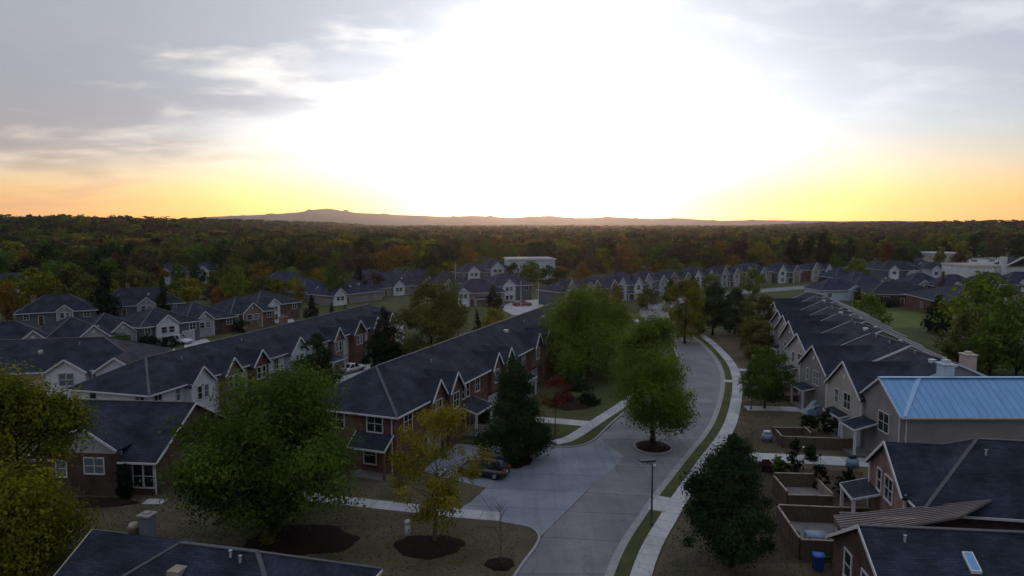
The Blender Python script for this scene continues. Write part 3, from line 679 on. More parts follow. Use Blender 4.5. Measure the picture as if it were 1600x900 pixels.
# --- B: white-ended row behind it
RZ_B = math.degrees(math.atan2(.963, .27))
gB = []
for x, m_, ww in ((7.1, "siding_white", 3.6), (12.6, "brick_pink", 3.0), (18.3, "brick", 3.2), (27.3, "siding_pale_blue", 4.2), (38.5, "brick_pink", 3.0), (45.5, "brick", 4.0), (52.0, "brick_pink", 3.0), (58.0, "brick", 3.0)):
    gB.append(dict(x0=x - ww / 2, x1=x + ww / 2, p=1.0, e=5.5, r=1.75 if ww < 4 else 2.0, m=m_, win=[(-.55, 4.2, .7, 1.5, 1, 2), (.55, 4.2, .7, 1.5, 1, 2)], corner=(m_ == "siding_white")))
house("townhouse_row", "townhouse row with white siding end wall and brick gables, left of the long brick row", (-39.4, 73.7), RZ_B, 66, 10.5, 5.7, 2.6, "hip", "siding_white", gables=gB,
      wins=[("L", .9, 4.55, .5, 1.3, 1, 2), ("L", 1.55, 4.55, .5, 1.3, 1, 2), ("L", 7.6, 4.5, .9, 1.5, 1, 2), ("F", 1.2, 4.5, 1.1, 1.6, 2, 2), ("F", 4.2, 4.6, .6, 1.6, 1, 2), ("F", 23, 4.3, 1.0, 1.4, 2, 2), ("F", 33, 4.3, 1.4, 1.5, 2, 2)],
      porches=[("F", 33, 37, 3.2, 3.4, 2.8), ("F", 47.5, 50.5, 2.2, 3.2, 2.7), ("F", 20.5, 24.5, 2.5, 3.2, 2.6)], doors=[("F", 34.6, 1.0), ("F", 22.4, 1.0)], garages=[("F", 30.6, 2.6), ("F", 41.6, 2.6), ("F", 15.6, 2.3)],
      chimneys=[(36, 7.4, 1.3, .8, 1.7, "brick_pink")], vents=[(33, 7, "pipe"), (38, 6.5, "pipe"), (21, 4, "pipe"), (9, 3.5, "pipe")], spouts=[("L", .3), ("F", 9.9), ("F", 25)], cat="townhouses")

# --- H1: brick house with a long front slope behind the left trees
house("brick_house", "dark brick house with a long front roof slope between the two big left trees", (-42.9, 60.3), -5, 11.6, 12.5, 3.35, 3.4, "gable_x", "brick_dark",
      gables=[dict(x0=2.2, x1=8.2, p=.5, e=4.4, r=1.9, m="siding_grey", win=[(-.9, 5.0, .01, .01, 1, 1)][:0])],
      wins=[("F", 9.85, 1.75, .85, 2.0, 1, 2), ("F", 10.85, 1.75, .85, 2.0, 1, 2)], vents=[(5, 9, "pipe")], spouts=[("F", 11.5)])
h1 = [o for o in bpy.data.objects if o.name.startswith("brick_house")][0]
MB().box(2.15, -.56, -.3, 8.25, .1, 3.9).build("brick_front", "brick_dark", h1); MB().box(2.1, -.62, 3.9, 8.3, .1, 4.08).build("band_board", "trim_tan", h1)
add_window(h1, 6.2, -.56, 2.75, 0, 1.75, 1.35, 2, 2); add_window(h1, 3.1, -.56, 2.4, 0, .9, 1.4, 1, 2)
tag(MB().box(-31.7, 57.2, 0, -30.0, 58.3, .12).build("doorstep", "walk"), "small pale concrete step under the big window of the dark brick house", "step")

# --- D: pale houses left of the white end wall
house("gabled_house", "pale house with two white front gables and a shuttered window at far left", (-75.2, 80.5), 13, 29, 13, 5.9, 2.9, "hip", "siding_pink", gables=[
      dict(x0=18.2, x1=22.6, p=1.2, e=5.8, r=1.5, m="siding_white", win=[(-.35, 4.8, .8, 1.5, 1, 2), (.5, 4.8, .8, 1.5, 1, 2)], glass="glass_light"), dict(x0=24.2, x1=28.6, p=2.6, e=6.0, r=1.55, m="siding_white", win=[(.2, 5.6, .5, .6, 1, 1)])],
      wins=[("F", 23.4, 4.3, .6, 1.5, 1, 2), ("F", 14, 4.2, 1.2, 1.4, 2, 2)], vents=[(16, 3.5, "turtle"), (20, 5, "pipe"), (8, 4, "box")])
# --- C: houses further back on the left (smaller with distance: low cottages)
def cottage(px, py, rz, w, d, h, rise, wall, gm, label, gx=.5, gw=.38, two=False, vents=(), chim=(), roofmat="shingle", name="gabled_house", group=None, porch=None, gwin=True, z=0, pale=False, garage=None):
    x, y = ground_at(px, py) if z == 0 else ground_at(px, py, z)
    a = R(rz); x -= math.cos(a) * w / 2; y -= math.sin(a) * w / 2
    cx = w * gx; hw = w * gw / 2
    gb = [dict(x0=cx - hw, x1=cx + hw, p=.7, e=h, r=hw * .85, m=gm, corner=True, vent=True, win=[(-hw * .35, h - 1.15, hw * .5, 1.15, 1, 2), (hw * .35, h - 1.15, hw * .5, 1.15, 1, 2)] + ([(-hw * .35, 1.15, hw * .5, 1.3, 1, 2), (hw * .35, 1.15, hw * .5, 1.3, 1, 2)] if two else []), glass="glass_light" if pale else "glass")]
    wins = [("F", w * .12, h - 1.2, 1.0, 1.2, 2, 2), ("F", w * .88, h - 1.2, 1.3, 1.2, 2, 2), ("R", d * .3, h - 1.2, .9, 1.2, 1, 2)]
    pr = [("F", porch[0] * w, porch[1] * w, 1.6, 2.7, 2.3)] if porch else []
    return house(name, label, (x, y), rz, w, d, h, rise, "hip", wall, gables=gb, wins=wins, porches=pr, vents=vents, chimneys=chim, roofmat=roofmat, group=group, garages=[("F", w * garage, 2.3)] if garage else (), doors=[("F", w * .3, .95)])
cottage(20, 566, 38, 14, 12, 3.3, 3.2, "brick_dark", "siding_grey", "brick house with a columned porch at the far left edge behind the pale house", .72, .34, chim=[(5, 6, .9, .9, 1.5, "brick_pink")], porch=(.05, .5))
cottage(128, 556, 46, 11.8, 12, 3.4, 3.2, "siding_slate", "siding_grey", "slate-sided house with a grey glazed gable, second from the far left", .66, .42)
cottage(186, 547, 52, 11.5, 12, 3.4, 3.2, "siding_slate", "siding_grey", "slate house with a triple-window gable left of the small round green tree", .55, .42, vents=[(3, 2, "turtle")])
cottage(268, 538, 55, 12, 12, 4.3, 2.7, "siding_slate", "siding_white", "two-storey slate and brick house with white window grid behind the parked white van", .42, .36, two=True, vents=[(6, 2, "pipe")], garage=.8)
cottage(330, 524, 58, 12, 12, 3.7, 3.2, "brick_dark", "siding_grey", "dark house with a narrow white upper window among dark shrubs left of the cypress", .35, .34, roofmat="shingle_slate")
cottage(396, 512, 58, 12, 12, 3.8, 3.1, "brick", "brick_pink", "house with a wide tan gable right of the dark cypress", .45, .42, garage=.45)
cottage(436, 501, 58, 13, 12, 4.3, 2.7, "brick", "siding_white", "house with a white two-storey framed porch bay beside the pale driveway", .35, .26, two=True)
cottage(90, 506, 30, 16, 11, 3.2, 3.4, "siding_slate", "siding_grey", "dark-roofed house with white rake boards behind the glazed-gable houses at left", .6, .2, chim=[(3, 6, .9, .9, 1.3, "brick_pink")])
cottage(222, 494, 34, 20, 11, 3.2, 3.8, "siding_slate", "siding_grey", "long dark roof with a brick chimney and white gable behind the slate houses", .55, .2, chim=[(7.5, 6, .9, .8, 1.4, "brick_pink")], vents=[(5, 3, "box"), (12, 3, "turtle")])
cottage(20, 462, 20, 22, 12, 4.2, 3.0, "siding_taupe", "siding_white", "violet-roofed house half hidden by trees at the far left edge", .7, .25, roofmat="shingle_violet")
cottage(268, 444, 20, 13, 10, 5.2, 3.0, "siding_taupe", "siding_white", "white-gabled house behind the round yellow tree at left", .35, .24, roofmat="shingle_violet")
cottage(332, 442, 14, 17, 10, 5.2, 3.0, "brick", "siding_white", "brick house with white gables beside the lime tree on the left", .3, .26, roofmat="shingle_violet")
cottage(450, 460, 30, 16, 11, 3.6, 4.0, "siding_taupe", "siding_white", "blue-grey roofed house behind the yellow bushes left of the tall green tree", .2, .25, roofmat="shingle_violet")
cottage(560, 473, 55, 20, 11, 3.2, 3.6, "siding_taupe", "siding_white", "house with a small white gable at the left end of the violet roofs", .12, .22, roofmat="shingle_violet", vents=[(6, 3, "pipe"), (9, 2.5, "box"), (13, 3, "box"), (16, 2.5, "pipe")])
cottage(618, 462, 48, 20, 12, 3.2, 4.2, "siding_taupe", "siding_white", "violet hip-roofed house with a white gable above the big round tree", .55, .22, roofmat="shingle_violet", vents=[(4, 3, "turtle"), (15, 3, "box")])
cottage(662, 455, 40, 18, 12, 3.2, 4.2, "siding_taupe", "siding_white", "violet-roofed house with pale rake boards right of the big round tree top", .6, .3, roofmat="shingle_violet")
cottage(752, 478, 14, 14, 10, 4.2, 3.4, "siding_taupe", "siding_white", "house with a white-posted porch behind the two dark ovals of trees", .12, .22, roofmat="shingle_violet", porch=(.35, .85))
cottage(800, 470, 30, 14, 10, 5.0, 3.2, "siding_slate", "siding_white", "slate house with pale window arches behind the red pickup", .4, .3, roofmat="shingle_violet", two=True)
cottage(742, 444, 25, 12, 9, 5.0, 3.0, "siding_slate", "siding_white", "small white-gabled house left of the pale flat-roofed building", .45, .4, roofmat="shingle_violet")
cottage(778, 440, 32, 12, 9, 5.6, 3.4, "siding_slate", "siding_pale_blue", "house with a bright pale-blue gable beside the flat-roofed building", .45, .5, roofmat="shingle_violet", two=True)
# flat-roofed pale building in the centre distance
bx_, by_ = ground_at(828, 438)
fb = empty("flat_roofed_building", (bx_ - 9, by_, 0), R(8)); tag(fb, "pale flat-roofed building with a bright roof edge in the centre distance", "building")
MB().box(0, 0, -.3, 20, 14, 8.6).build("wall", "siding_pale_blue", fb); MB().box(-.4, -.4, 8.6, 20.4, 14.4, 9.1).build("roof_edge", "trim", fb)
MB().box(.2, .2, 9.1, 19.8, 13.8, 9.25).build("roof", "concrete", fb)
for i in range(4): add_window(fb, 3 + i * 4.6, 0, 5.6, 0, 1.8, 1.6, 2, 1)

# --- G: white-gabled houses along the far side of the street
GL = [(905, 478, "leftmost far street house, half hidden by the broad tree crown"), (945, 474, "far street house with a grey porch just right of the broad tree crown"), (985, 469, "far street house with twin pale gables left of the small cone tree"), (1022, 463, "far street house right of the small cone tree"),
      (1062, 457, "far street house with one tall pinkish gable above the yellow-green street tree"), (1098, 452, "far street house with a steep white gable above the dark twin trees"), (1140, 448, "far street house left of the round green tree by the bend"), (1182, 445, "far street house right behind the round green tree by the bend"),
      (1232, 442, "far street house with a bright white gable facing the bend"), (1284, 439, "far street house with a brick front left of the bushy roadside tree")]
gmats = ["siding_grey", "siding_taupe", "siding_pale_blue", "siding_grey", "brick_pink", "siding_white", "siding_grey", "siding_taupe", "siding_white", "siding_beige"]
for k, (px, py, lb) in enumerate(GL):
    x, y = ground_at(px, py); w = 14.5 + (k * 37 % 5) * .35 - .7; rz = 36 if k < 7 else 22; a = R(rz); x -= math.cos(a) * w / 2; y -= math.sin(a) * w / 2
    m_ = gmats[k]
    house("gabled_house", lb, (x, y), rz, w, 10.5, 4.6 + (k * 13 % 4) * .25, 2.6 + (k * 7 % 3) * .35, "hip", ["siding_slate", "brick", "siding_slate", "siding_taupe"][k % 4], gables=[
        dict(x0=1.2, x1=4.8, p=.9, e=5.0, r=2.3 if k % 3 else 2.9, m=m_, corner=True, win=[(0, 4.0, 1.5, 1.4, 2, 2), (0, 1.4, 1.6, 1.5, 2, 2)]), dict(x0=8.6, x1=12.2, p=.7, e=4.8, r=2.2, m=gmats[(k + 3) % 10], corner=k % 2 == 0, win=[(0, 3.9, 1.4, 1.4, 2, 2)])],
        wins=[("F", 6.6, 3.9, 1.2, 1.3, 2, 2)], porches=[("F", 5.0, 8.4, 1.7, 2.8, 2.4)], doors=[("F", 6.6, 1.0)], garages=[("F", 10.4, 2.4)][:0], roofmat="shingle_violet", group="gabled houses along the far street", vents=[(10, 3, "pipe")])

# --- right distance: ranch houses and shops
def ranch(px, py, rz, w, d, h, rise, wall, label, gables=(), wins=(), roof="hip", **k):
    x, y = ground_at(px, py); a = R(rz); x -= math.cos(a) * w / 2; y -= math.sin(a) * w / 2
    return house("ranch_house", label, (x, y), rz, w, d, h, rise, roof, wall, gables=gables, wins=wins, **k)
ranch(1415, 478, -6, 20, 13, 3.6, 3.0, "brick_dark", "low brick and white ranch house behind the dark cone tree on the right", [dict(x0=13, x1=17.5, p=1.2, e=3.2, r=1.4, m="siding_white", win=[(-.9, 1.7, .8, 1.3, 1, 2), (.9, 1.7, .8, 1.3, 1, 2)])], [("F", 4.6, 1.9, 1.4, 1.5, 2, 2), ("F", 10.8, 1.7, 1.3, 1.5, 2, 2)], doors=[("F", 9, 1.0)])
ranch(1535, 500, -8, 17, 24, 4.2, 3.4, "brick", "large brick house with a pale gable behind the right-hand trees", [dict(x0=1.5, x1=7, p=.8, e=4.2, r=2.0, m="siding_beige", win=[(0, 2.0, 1.4, 1.5, 2, 2)]), dict(x0=9, x1=15, p=1.5, e=3.8, r=2.0, m="siding_grey", win=[(0, 1.8, 1.4, 1.5, 2, 2)])], [("L", 6, 2.2, 1, 1.4, 1, 2), ("L", 14, 2.2, 1, 1.4, 1, 2)], vents=[(7, 6, "box"), (9, 9, "box"), (5, 5, "pipe"), (11, 5, "box")])
ranch(1318, 470, 4, 15, 10, 3.6, 2.9, "siding_pale_blue", "pale blue low house behind the stepped roofs on the right", [dict(x0=8.5, x1=13, p=.6, e=3.5, r=1.4, m="siding_pale_blue", win=[(0, 1.8, .8, .8, 1, 1)])], [("F", 3, 1.8, 1.2, 1.2, 2, 2)], roofmat="shingle_violet")
ranch(1362, 462, 2, 12, 10, 3.4, 2.6, "brick_dark", "small dark house left of the brick and white ranch", (), [("F", 3, 1.8, 1.2, 1.2, 2, 2), ("F", 8, 1.8, 1.0, 1.2, 1, 2)], roofmat="shingle_violet")
ranch(1408, 437, 0, 17, 11, 4.4, 3.4, "siding_slate", "blue-grey house with a white gable behind the parked cars on the right", [dict(x0=3, x1=7, p=.8, e=4.2, r=2.0, m="siding_white", win=[(0, 3.0, 1.4, 1.2, 2, 1)]), dict(x0=10.5, x1=15.5, p=1.6, e=3.4, r=.9, m="siding_pale_blue", win=[(0, 2.0, 3.2, 1.4, 4, 1)])], [])
ranch(1468, 434, 0, 16, 10, 4.0, 2.6, "siding_pale_blue", "low pale-blue house left of the white shop", [dict(x0=4, x1=8, p=.8, e=3.8, r=1.6, m="siding_white", win=[(0, 2.0, 1.4, 1.4, 2, 2)])], [("F", 11, 2, 1.6, 1.4, 2, 1)], roofmat="shingle_slate")
def shop(px, py, w, d, h, wallm, label, roofm="concrete", rz=0.0, nwin=3):
    x, y = ground_at(px, py); o = empty("shop_building", (x, y, terrain(x, y)), R(rz)); tag(o, label, "building")
    MB().box(0, 0, -.5, w, d, h).build("wall", wallm, o); MB().box(-.3, -.3, h, w + .3, d + .3, h + .45).build("parapet", "trim", o); MB().box(.1, .1, h + .45, w - .1, d - .1, h + .6).build("roof", roofm, o)
    for i in range(nwin): add_window(o, w * (i + .6) / nwin, 0, h * .55, 0, min(2.6, w / nwin * .5), h * .28, 2, 1)
    return o
sh = shop(1512, 442, 46, 18, 6.6, "siding_white", "long white shop building at the right edge of the photo", "wood_pale", -1, 4)
MB().box(12.8, -1.0, 0, 14.6, 1.0, 10.6).build("entrance_tower", "siding_white", sh)
MB().prism([(14.6, -.8, 6.9), (28, -.8, 6.9), (21, -.8, 10.2)], (0, 9, 0)).build("gable_roof", "shingle", sh)
MB().bar((14.4, -1.0, 7.0), (21, -1.0, 10.4), .4, .5).bar((28.2, -1.0, 7.0), (21, -1.0, 10.4), .4, .5).build("gable_trim", "trim", sh)
shop(1455, 412, 18, 16, 6.0, "siding_beige", "tan warehouse behind the pale-blue house on the right", "walk", 0, 4)
shop(1400, 398, 40, 20, 5, "siding_grey", "distant grey building with a bright roof at the edge of the woods", "pale_metal", 0, 4)
shop(1478, 396, 60, 24, 4.5, "siding_white", "distant long white-roofed building above the tan warehouse", "pale_metal", 0, 5)
shop(1560, 400, 70, 24, 5, "siding_grey", "distant white-roofed building at the right edge above the white shop", "pale_metal", 0, 5)

for px, py, rz, w, wm, gm, lb in ((1352, 453, 10, 12, "siding_slate", "siding_white", "small dark-roofed house left of the small dark house by the ranch"), (1448, 458, -4, 13, "siding_slate", "siding_grey", "dark-roofed house behind the tall dark cone tree"), (1500, 462, -6, 14, "brick_dark", "siding_white", "dark-roofed house left above the large brick house"), (1558, 458, -8, 15, "siding_slate", "siding_grey", "dark-roofed house below the white shop, inner of two"), (1606, 456, -8, 15, "brick_dark", "siding_white", "dark-roofed house below the white shop, cut by the right edge"),
        (1325, 446, 10, 11, "brick_dark", "siding_grey", "small house behind the bushy roadside tree"), (1382, 431, 4, 12, "siding_slate", "siding_white", "small white-gabled house under the rust-red tree"), (1440, 424, 0, 12, "siding_slate", "siding_white", "small dark-roofed house left of the tan warehouse"), (590, 452, 46, 15, "siding_slate", "siding_white", "violet-roofed house between the conifer and the ochre tree"), (640, 446, 40, 15, "siding_slate", "siding_grey", "violet roof just below the ochre tree"), (705, 456, 30, 13, "siding_slate", "siding_white", "small white-gabled house left of the white-posted porch house"), (500, 470, 50, 13, "siding_slate", "siding_white", "small violet-roofed house between the cypress and the tall green tree")):
    cottage(px, py, rz, w, 11, 3.3, 3.4, wm, gm, lb, .4, .24, roofmat="shingle_violet")
# --- R: stepped townhouses on the right, fronts face the street
RU = [(38.6, 72.0, 9.0, "siding_taupe", "second stepped townhouse on the right, beige gable just behind the blue roof"), (40.2, 83.6, 9.0, "siding_taupe", "third stepped townhouse on the right, plain taupe side wall above the covered junk"),
      (43.0, 95.4, 8.6, "siding_taupe", "fourth stepped townhouse on the right counted from the blue roof"), (45.4, 104.6, 8.4, "siding_taupe", "fifth stepped townhouse on the right counted from the blue roof"), (48.0, 113.6, 8.4, "siding_beige", "sixth stepped townhouse on the right counted from the blue roof"),
      (50.6, 122.6, 8.4, "siding_taupe", "seventh stepped townhouse on the right counted from the blue roof"), (53.2, 131.6, 8.4, "siding_beige", "eighth stepped townhouse on the right, near the far end of the row"), (55.6, 140.6, 8.4, "siding_taupe", "farthest stepped townhouse of the right-hand row")]
for k, (xf, yn, w, wm, lb) in enumerate(RU):
    root = house("townhouse", lb, (xf, yn + w), -90, w, 17, 5.5, 3.7, "gable_x", wm, ov=.35, gables=[dict(x0=.7, x1=w - .35, p=1.3, e=5.45, r=3.15 - .28 * (k % 3), m="siding_beige" if k % 2 == 0 else wm, win=[(0.9, 4.3, 1.5, 1.7, 2, 2), (-1.6, 4.3, .8, 1.5, 1, 2)], corner=True, vent=True)],
        wins=[("F", 1.0, 1.6, 1.0, 1.6, 1, 2), ("R", 5, 4.2, .8, 1.2, 1, 2)][:1], porches=[("F", 2.2 - .6 * (k % 2), 6.2 - .9 * (k % 3), 2.4 + .5 * (k % 3), 3.2, 2.6)], doors=[("F", 3.2, 1.0)],
        vents=[(2.0, 8.0, "pipe"), (6.0, 7.6, "pipe" if k % 2 else "box"), (5.5, 9.2, "turtle")], chimneys=[(3.5, 13.2, 1.4, 1.1, 2.0, "siding_pink")] if k == 0 else (), group="stepped townhouses on the right", roofmat="shingle" if k % 3 else "shingle_slate", spouts=[("F", w - .1)])
    MB().box(w + .005, 0, 2.75, w + .05, 17, 2.93).build("band_board", "trim_tan", root)
# blue-roofed unit
bu = house("townhouse", "taupe townhouse under the bright blue metal roof on the right", (37.6, 73.0), -90, 7.6, 19, 5.75, 2.6, "gable_y", "siding_taupe", ov=.45, roofmat="blue_roof", group="stepped townhouses on the right",
    wins=[("F", 4.6, 4.0, 1.9, 1.9, 2, 2)], porches=[("F", .6, 3.6, 2.4, 3.6, 2.9, "shingle")], spouts=[("R", .5), ("F", 7.5)])
rb = [c for c in bu.children if c.name.startswith("roof")][0]
def rib(u, side):       # standing seam along the slope
    s_ = 2.6 / 3.8; x0 = -.45 if side == 0 else 8.05
    return ((x0, u, 5.75 - s_ * .45 + .06), (3.8, u, 5.75 + 2.6 + .06))
for side in (0, 1):
    for i in range(26):
        b = MB(); p, q = rib(.1 + i * .74, side); b.bar(p, q, .05, .035); b.build("seam", "blue_roof", rb)
MB().bar((3.8, -.3, 8.42), (3.8, 19.2, 8.42), .55, .06).build("ridge_strip", "blue_strip", rb)
MB().bar((8.0, .05, 5.52), (3.9, 3.7, 8.40), .45, .07).build("hip_strip", "blue_strip", rb)
MB().box(7.605, 0, 5.0, 7.66, 19, 5.25).build("band_board", "trim_tan", bu)
ch = put("chimney", MB().box(-.62, -.55, -1.2, .62, .55, 1.9).box(-.75, -.68, 1.9, .75, .68, 2.05).box(-.35, -.3, 2.05, .35, .3, 2.4).mesh("chimney", "siding_pale_blue"), rb, (2.6, 7.2, 7.6))
# near dark unit below it
ru2 = house("townhouse", "dark-roofed townhouse in front of the blue-roofed one, right edge", (29.4, 54.6), -100, 10.2, 17, 5.2, 3.3, "hip", "brick_dark", ov=.45, gables=[dict(x0=1.0, x1=8.2, p=.6, e=5.2, r=2.6, m="brick_pink", corner=True, win=[(.6, 4.4, 1.5, 1.7, 2, 2), (-1.4, 4.4, .8, 1.6, 1, 2)]),
    dict(face="R", x0=6.8, x1=14.6, p=1.6, e=4.9, r=2.2, m="siding_taupe")], porches=[("F", .3, 3.6, 2.6, 3.6, 2.9)], vents=[(6.3, 5.2, "pipe")], wins=[("F", 9.3, 4.0, .9, 1.5, 1, 2)], group="stepped townhouses on the right", chimneys=[])
# nearest unit, bottom right
ru1 = house("townhouse", "nearest townhouse with a skylight in its dark roof at the bottom right", (20.4, 42.2), -96, 8.8, 18, 4.3, 2.6, "gable_y", "brick_dark", ov=.45, wins=[("F", 5.4, 3.6, 1.6, 1.6, 2, 2), ("F", 2.5, 3.6, 1.0, 1.6, 1, 2)], porches=[("F", 4.4, 8.0, 2.3, 3.3, 2.7)], group="stepped townhouses on the right",
    gables=[dict(face="R", x0=4.2, x1=8.4, p=.5, e=4.0, r=1.2, m="brick_pink")], vents=[(5.2, 1.9, "pipe")])
r1 = [c for c in ru1.children if c.name.startswith("roof")][0]
def r1z(x): return 4.3 + 2.6 * (1 - abs(x - 4.4) / 4.4)
sk = MB().prism([(5.75, 4.6, r1z(5.75) + .05), (6.75, 4.6, r1z(6.75) + .05), (6.75, 5.15, r1z(6.75) + .05), (5.75, 5.15, r1z(5.75) + .05)], (0, 0, .16)).build("skylight", "pale_metal", r1)
MB().prism([(5.82, 4.68, r1z(5.82) + .215), (6.68, 4.68, r1z(6.68) + .215), (6.68, 5.07, r1z(6.68) + .215), (5.82, 5.07, r1z(5.82) + .215)], (0, 0, .02)).build("skylight_glass", "sky_blue", r1)
# ribbed brown metal porch roof between the two near units
rm = empty("metal_roof_annex", (21.7, 42.0, -.75), R(-7)); tag(rm, "annex with a ribbed brown metal roof beside the nearest townhouse, bottom right", "annex")
A_, B_, C_, D_ = Vector((-.6, -.1, 5.1)), Vector((-.2, 3.6, 4.9)), Vector((9.8, 3.6, 6.5)), Vector((6.0, -.1, 6.75))
MB().prism([A_, B_, C_, D_], (0, 0, -.14)).build("roof", "brown_metal", rm); MB().box(0, .3, -.3, 9, 3.2, 4.6).build("wall", "brick_dark", rm)
for i in range(9):
    t = (i + .5) / 9; MB().bar(A_.lerp(B_, t) + Vector((0, 0, .03)), D_.lerp(C_, t) + Vector((0, 0, .03)), .07, .08).build("rib", "brown_metal", rm)
# --- bottom-left roof below the camera
r0 = house("low_roofed_house", "dark-roofed house cut by the bottom edge at the lower left", (-22.9, 32.4), -13, 13.2, 8.6, 4.45, 2.5, "hip", "brick_dark", ov=.5, roofmat="shingle", vents=[(5.2, 3.0, "tile"), (7.6, 3.9, "pipe"), (8.3, 3.7, "pipe")])

# its left wing, with the chimney on the wing's ridge
wr = MB(); zr, ze_ = 6.8, 4.6
wr.prism([(-1.9, 4.9, zr), (4.6, 4.9, zr), (4.6, .9, ze_), (-1.9, .9, ze_)], (0, 0, -.17)); wr.prism([(-1.9, 4.9, zr), (4.6, 4.9, zr), (4.6, 8.9, ze_), (-1.9, 8.9, ze_)], (0, 0, -.17))
wf = wr.build("wing_roof", "shingle", r0); MB().box(-1.5, 1.4, -.3, 4, 8.4, 4.7).build("wing_wall", "brick_dark", r0)
MB().bar((-1.93, .9, ze_ - .06), (-1.93, 4.9, zr - .06), .06, .2).bar((-1.93, 8.9, ze_ - .06), (-1.93, 4.9, zr - .06), .06, .2).build("rake_board", "trim_tan", r0)
MB().box(-.32, -.3, -1.2, .32, .3, .95).build("chimney", "siding_slate", wf).location = (1.3, 5.4, 6.8)
MB().box(-.39, -.37, 0, .39, .37, .09).box(-.18, -.16, .09, .18, .16, .17).build("chimney_cap", "siding_taupe", wf).location = (1.3, 5.4, 7.75)
MB().lathe([(.28, -.2), (.28, .25), (.34, .27), (.2, .5), (.05, .55)], 12).build("roof_vent", "wood_pale", wf, True).location = (.55, 5.2, 6.8)
MB().prism([(-.6, 1.7, 5.10), (-.1, 1.7, 5.10), (-.1, 2.3, 5.44), (-.6, 2.3, 5.44)], (0, 0, .08)).build("skylight", "sky_blue", wf)
# ------------------------------------------------------------------ trees
PROF = {"round": lambda t: np.sqrt(np.clip(1 - (2 * t - .92) ** 2 / 1.17, 0.02, 1)), "oval": lambda t: np.sqrt(np.clip(1 - (2 * t - .8) ** 2 / 1.45, 0.01, 1)),
        "egg": lambda t: np.clip(np.sqrt(np.clip(t * 6, 0, 1)) * (1 - t) ** .62 * 1.25, .03, 1), "cone": lambda t: np.clip(np.sqrt(np.clip(t * 9, 0, 1)) * (1 - t) ** .85 * 1.08, .02, 1),
        "broad": lambda t: np.clip(np.sqrt(np.clip(1 - (t - .25) ** 2 / .57, .02, 1)), .02, 1), "column": lambda t: np.clip(np.sqrt(np.clip(t * 8, 0, 1)) * (1 - t ** 3) ** .7, .04, 1)}
def crown_arrays(seed, Rx, z0, z1, prof, n, leaf, nc=60, cs=.26, hollow=.35, up=.25):
    g = np.random.default_rng(seed); H = z1 - z0
    t = np.clip(g.random(nc * 3), .02, .98); w = PROF[prof](t) ** 1.2; t = t[g.random(nc * 3) < w / w.max()][:nc]; nc = len(t)
    a = g.random(nc) * 2 * np.pi + np.arange(nc) * 2.4
    r = Rx * PROF[prof](t); cr = np.maximum(np.minimum(Rx * cs * (.6 + .95 * g.random(nc) ** 1.3), r * .75 + .12 * Rx * cs), .12 * Rx)
    lobes = 1 + .20 * np.sin(a * 3 + seed + t * 3) + .13 * np.sin(a * 5 + 2 * seed + t * 7)
    rad = np.maximum(r * lobes - cr * .8, 0) * (hollow + (1 - hollow) * np.sqrt(g.random(nc)))
    C = np.stack([rad * np.cos(a), rad * np.sin(a), z0 + t * H], 1); C[:, 2] = np.clip(C[:, 2], z0 + cr * .3, z1 - cr * .55)
    k = g.choice(nc, n, p=cr ** 2 / (cr ** 2).sum())
    # leaves sit along sprays that fan out of each clump, so the outline stays ragged
    nt_ = max(6, min(42, n // max(1, nc * 9))); tw = g.normal(size=(nc, nt_, 3)); tw[:, :, 2] += .3
    out = C - np.array([0, 0, z0 + .45 * H]); out /= np.maximum(np.linalg.norm(out, axis=1), 1e-6)[:, None]; tw += out[:, None, :] * .55
    tw /= np.linalg.norm(tw, axis=2)[:, :, None]; tl = .74 + .42 * g.random((nc, nt_)) ** 2
    j = g.integers(0, nt_, n); d = tw[k, j]; rr = cr[k] * tl[k, j] * (.25 + .85 * g.random(n) ** .6)
    sp = g.normal(size=(n, 3)) * (cr[k] * .17)[:, None]
    P = C[k] + d * rr[:, None] * np.array([1, 1, .85]) + sp; d = d + sp / cr[k][:, None] * 1.2; d /= np.linalg.norm(d, axis=1)[:, None]
    nrm = d * 1.0 + g.normal(size=(n, 3)) * .34; nrm[:, 2] += up; nrm /= np.linalg.norm(nrm, axis=1)[:, None]
    tt = np.cross(nrm, g.normal(size=(n, 3))); tt /= np.linalg.norm(tt, axis=1)[:, None]; bb = np.cross(nrm, tt)
    s = leaf * (.4 + 1.1 * g.random(n) ** 1.5); s1 = s[:, None]; s2 = s1 * .62
    V = np.stack([P - tt * s1, P + bb * s2 * .9, P + tt * s1, P - bb * s2], 1).reshape(-1, 3)
    F = np.arange(n * 4).reshape(-1, 4)
    return V, F, np.clip(g.random(n) * .38 + .62 * g.random(nc)[k], 0, 1), C, cr
def trunk_mb(seed, h, r, C, base_z=0.0, limbs=10, top=.72, start=.28):
    rg = random.Random(seed); b = MB(); pts = []; rads = []
    for i in range(7):
        t = i / 6; pts.append((rg.uniform(-.03, .03) * h * t, rg.uniform(-.03, .03) * h * t, base_z - .2 + t * h * top)); rads.append(r * (1.45 if i == 0 else 1 - .82 * t))
    b.tube(pts, rads, 8)
    ids = list(range(len(C))); rg.shuffle(ids)
    for k in ids[:limbs]:
        c = Vector(C[k]); z = max(h * start * .8, min(c.z - .25 * math.hypot(c.x, c.y) - .3, h * top * .95)) ; t = z / (h * top); i = min(5, max(0, int(t * 6)))
        p0 = Vector(pts[i]).lerp(Vector(pts[i + 1]), max(0, min(1, t * 6 - i))); mid = p0.lerp(c, .5) + Vector((0, 0, .12 * (c - p0).length))
        b.tube([p0, mid, c], [r * .34 * (1.1 - t * .6), r * .2 * (1.1 - t * .6), r * .06], 5)
    return b
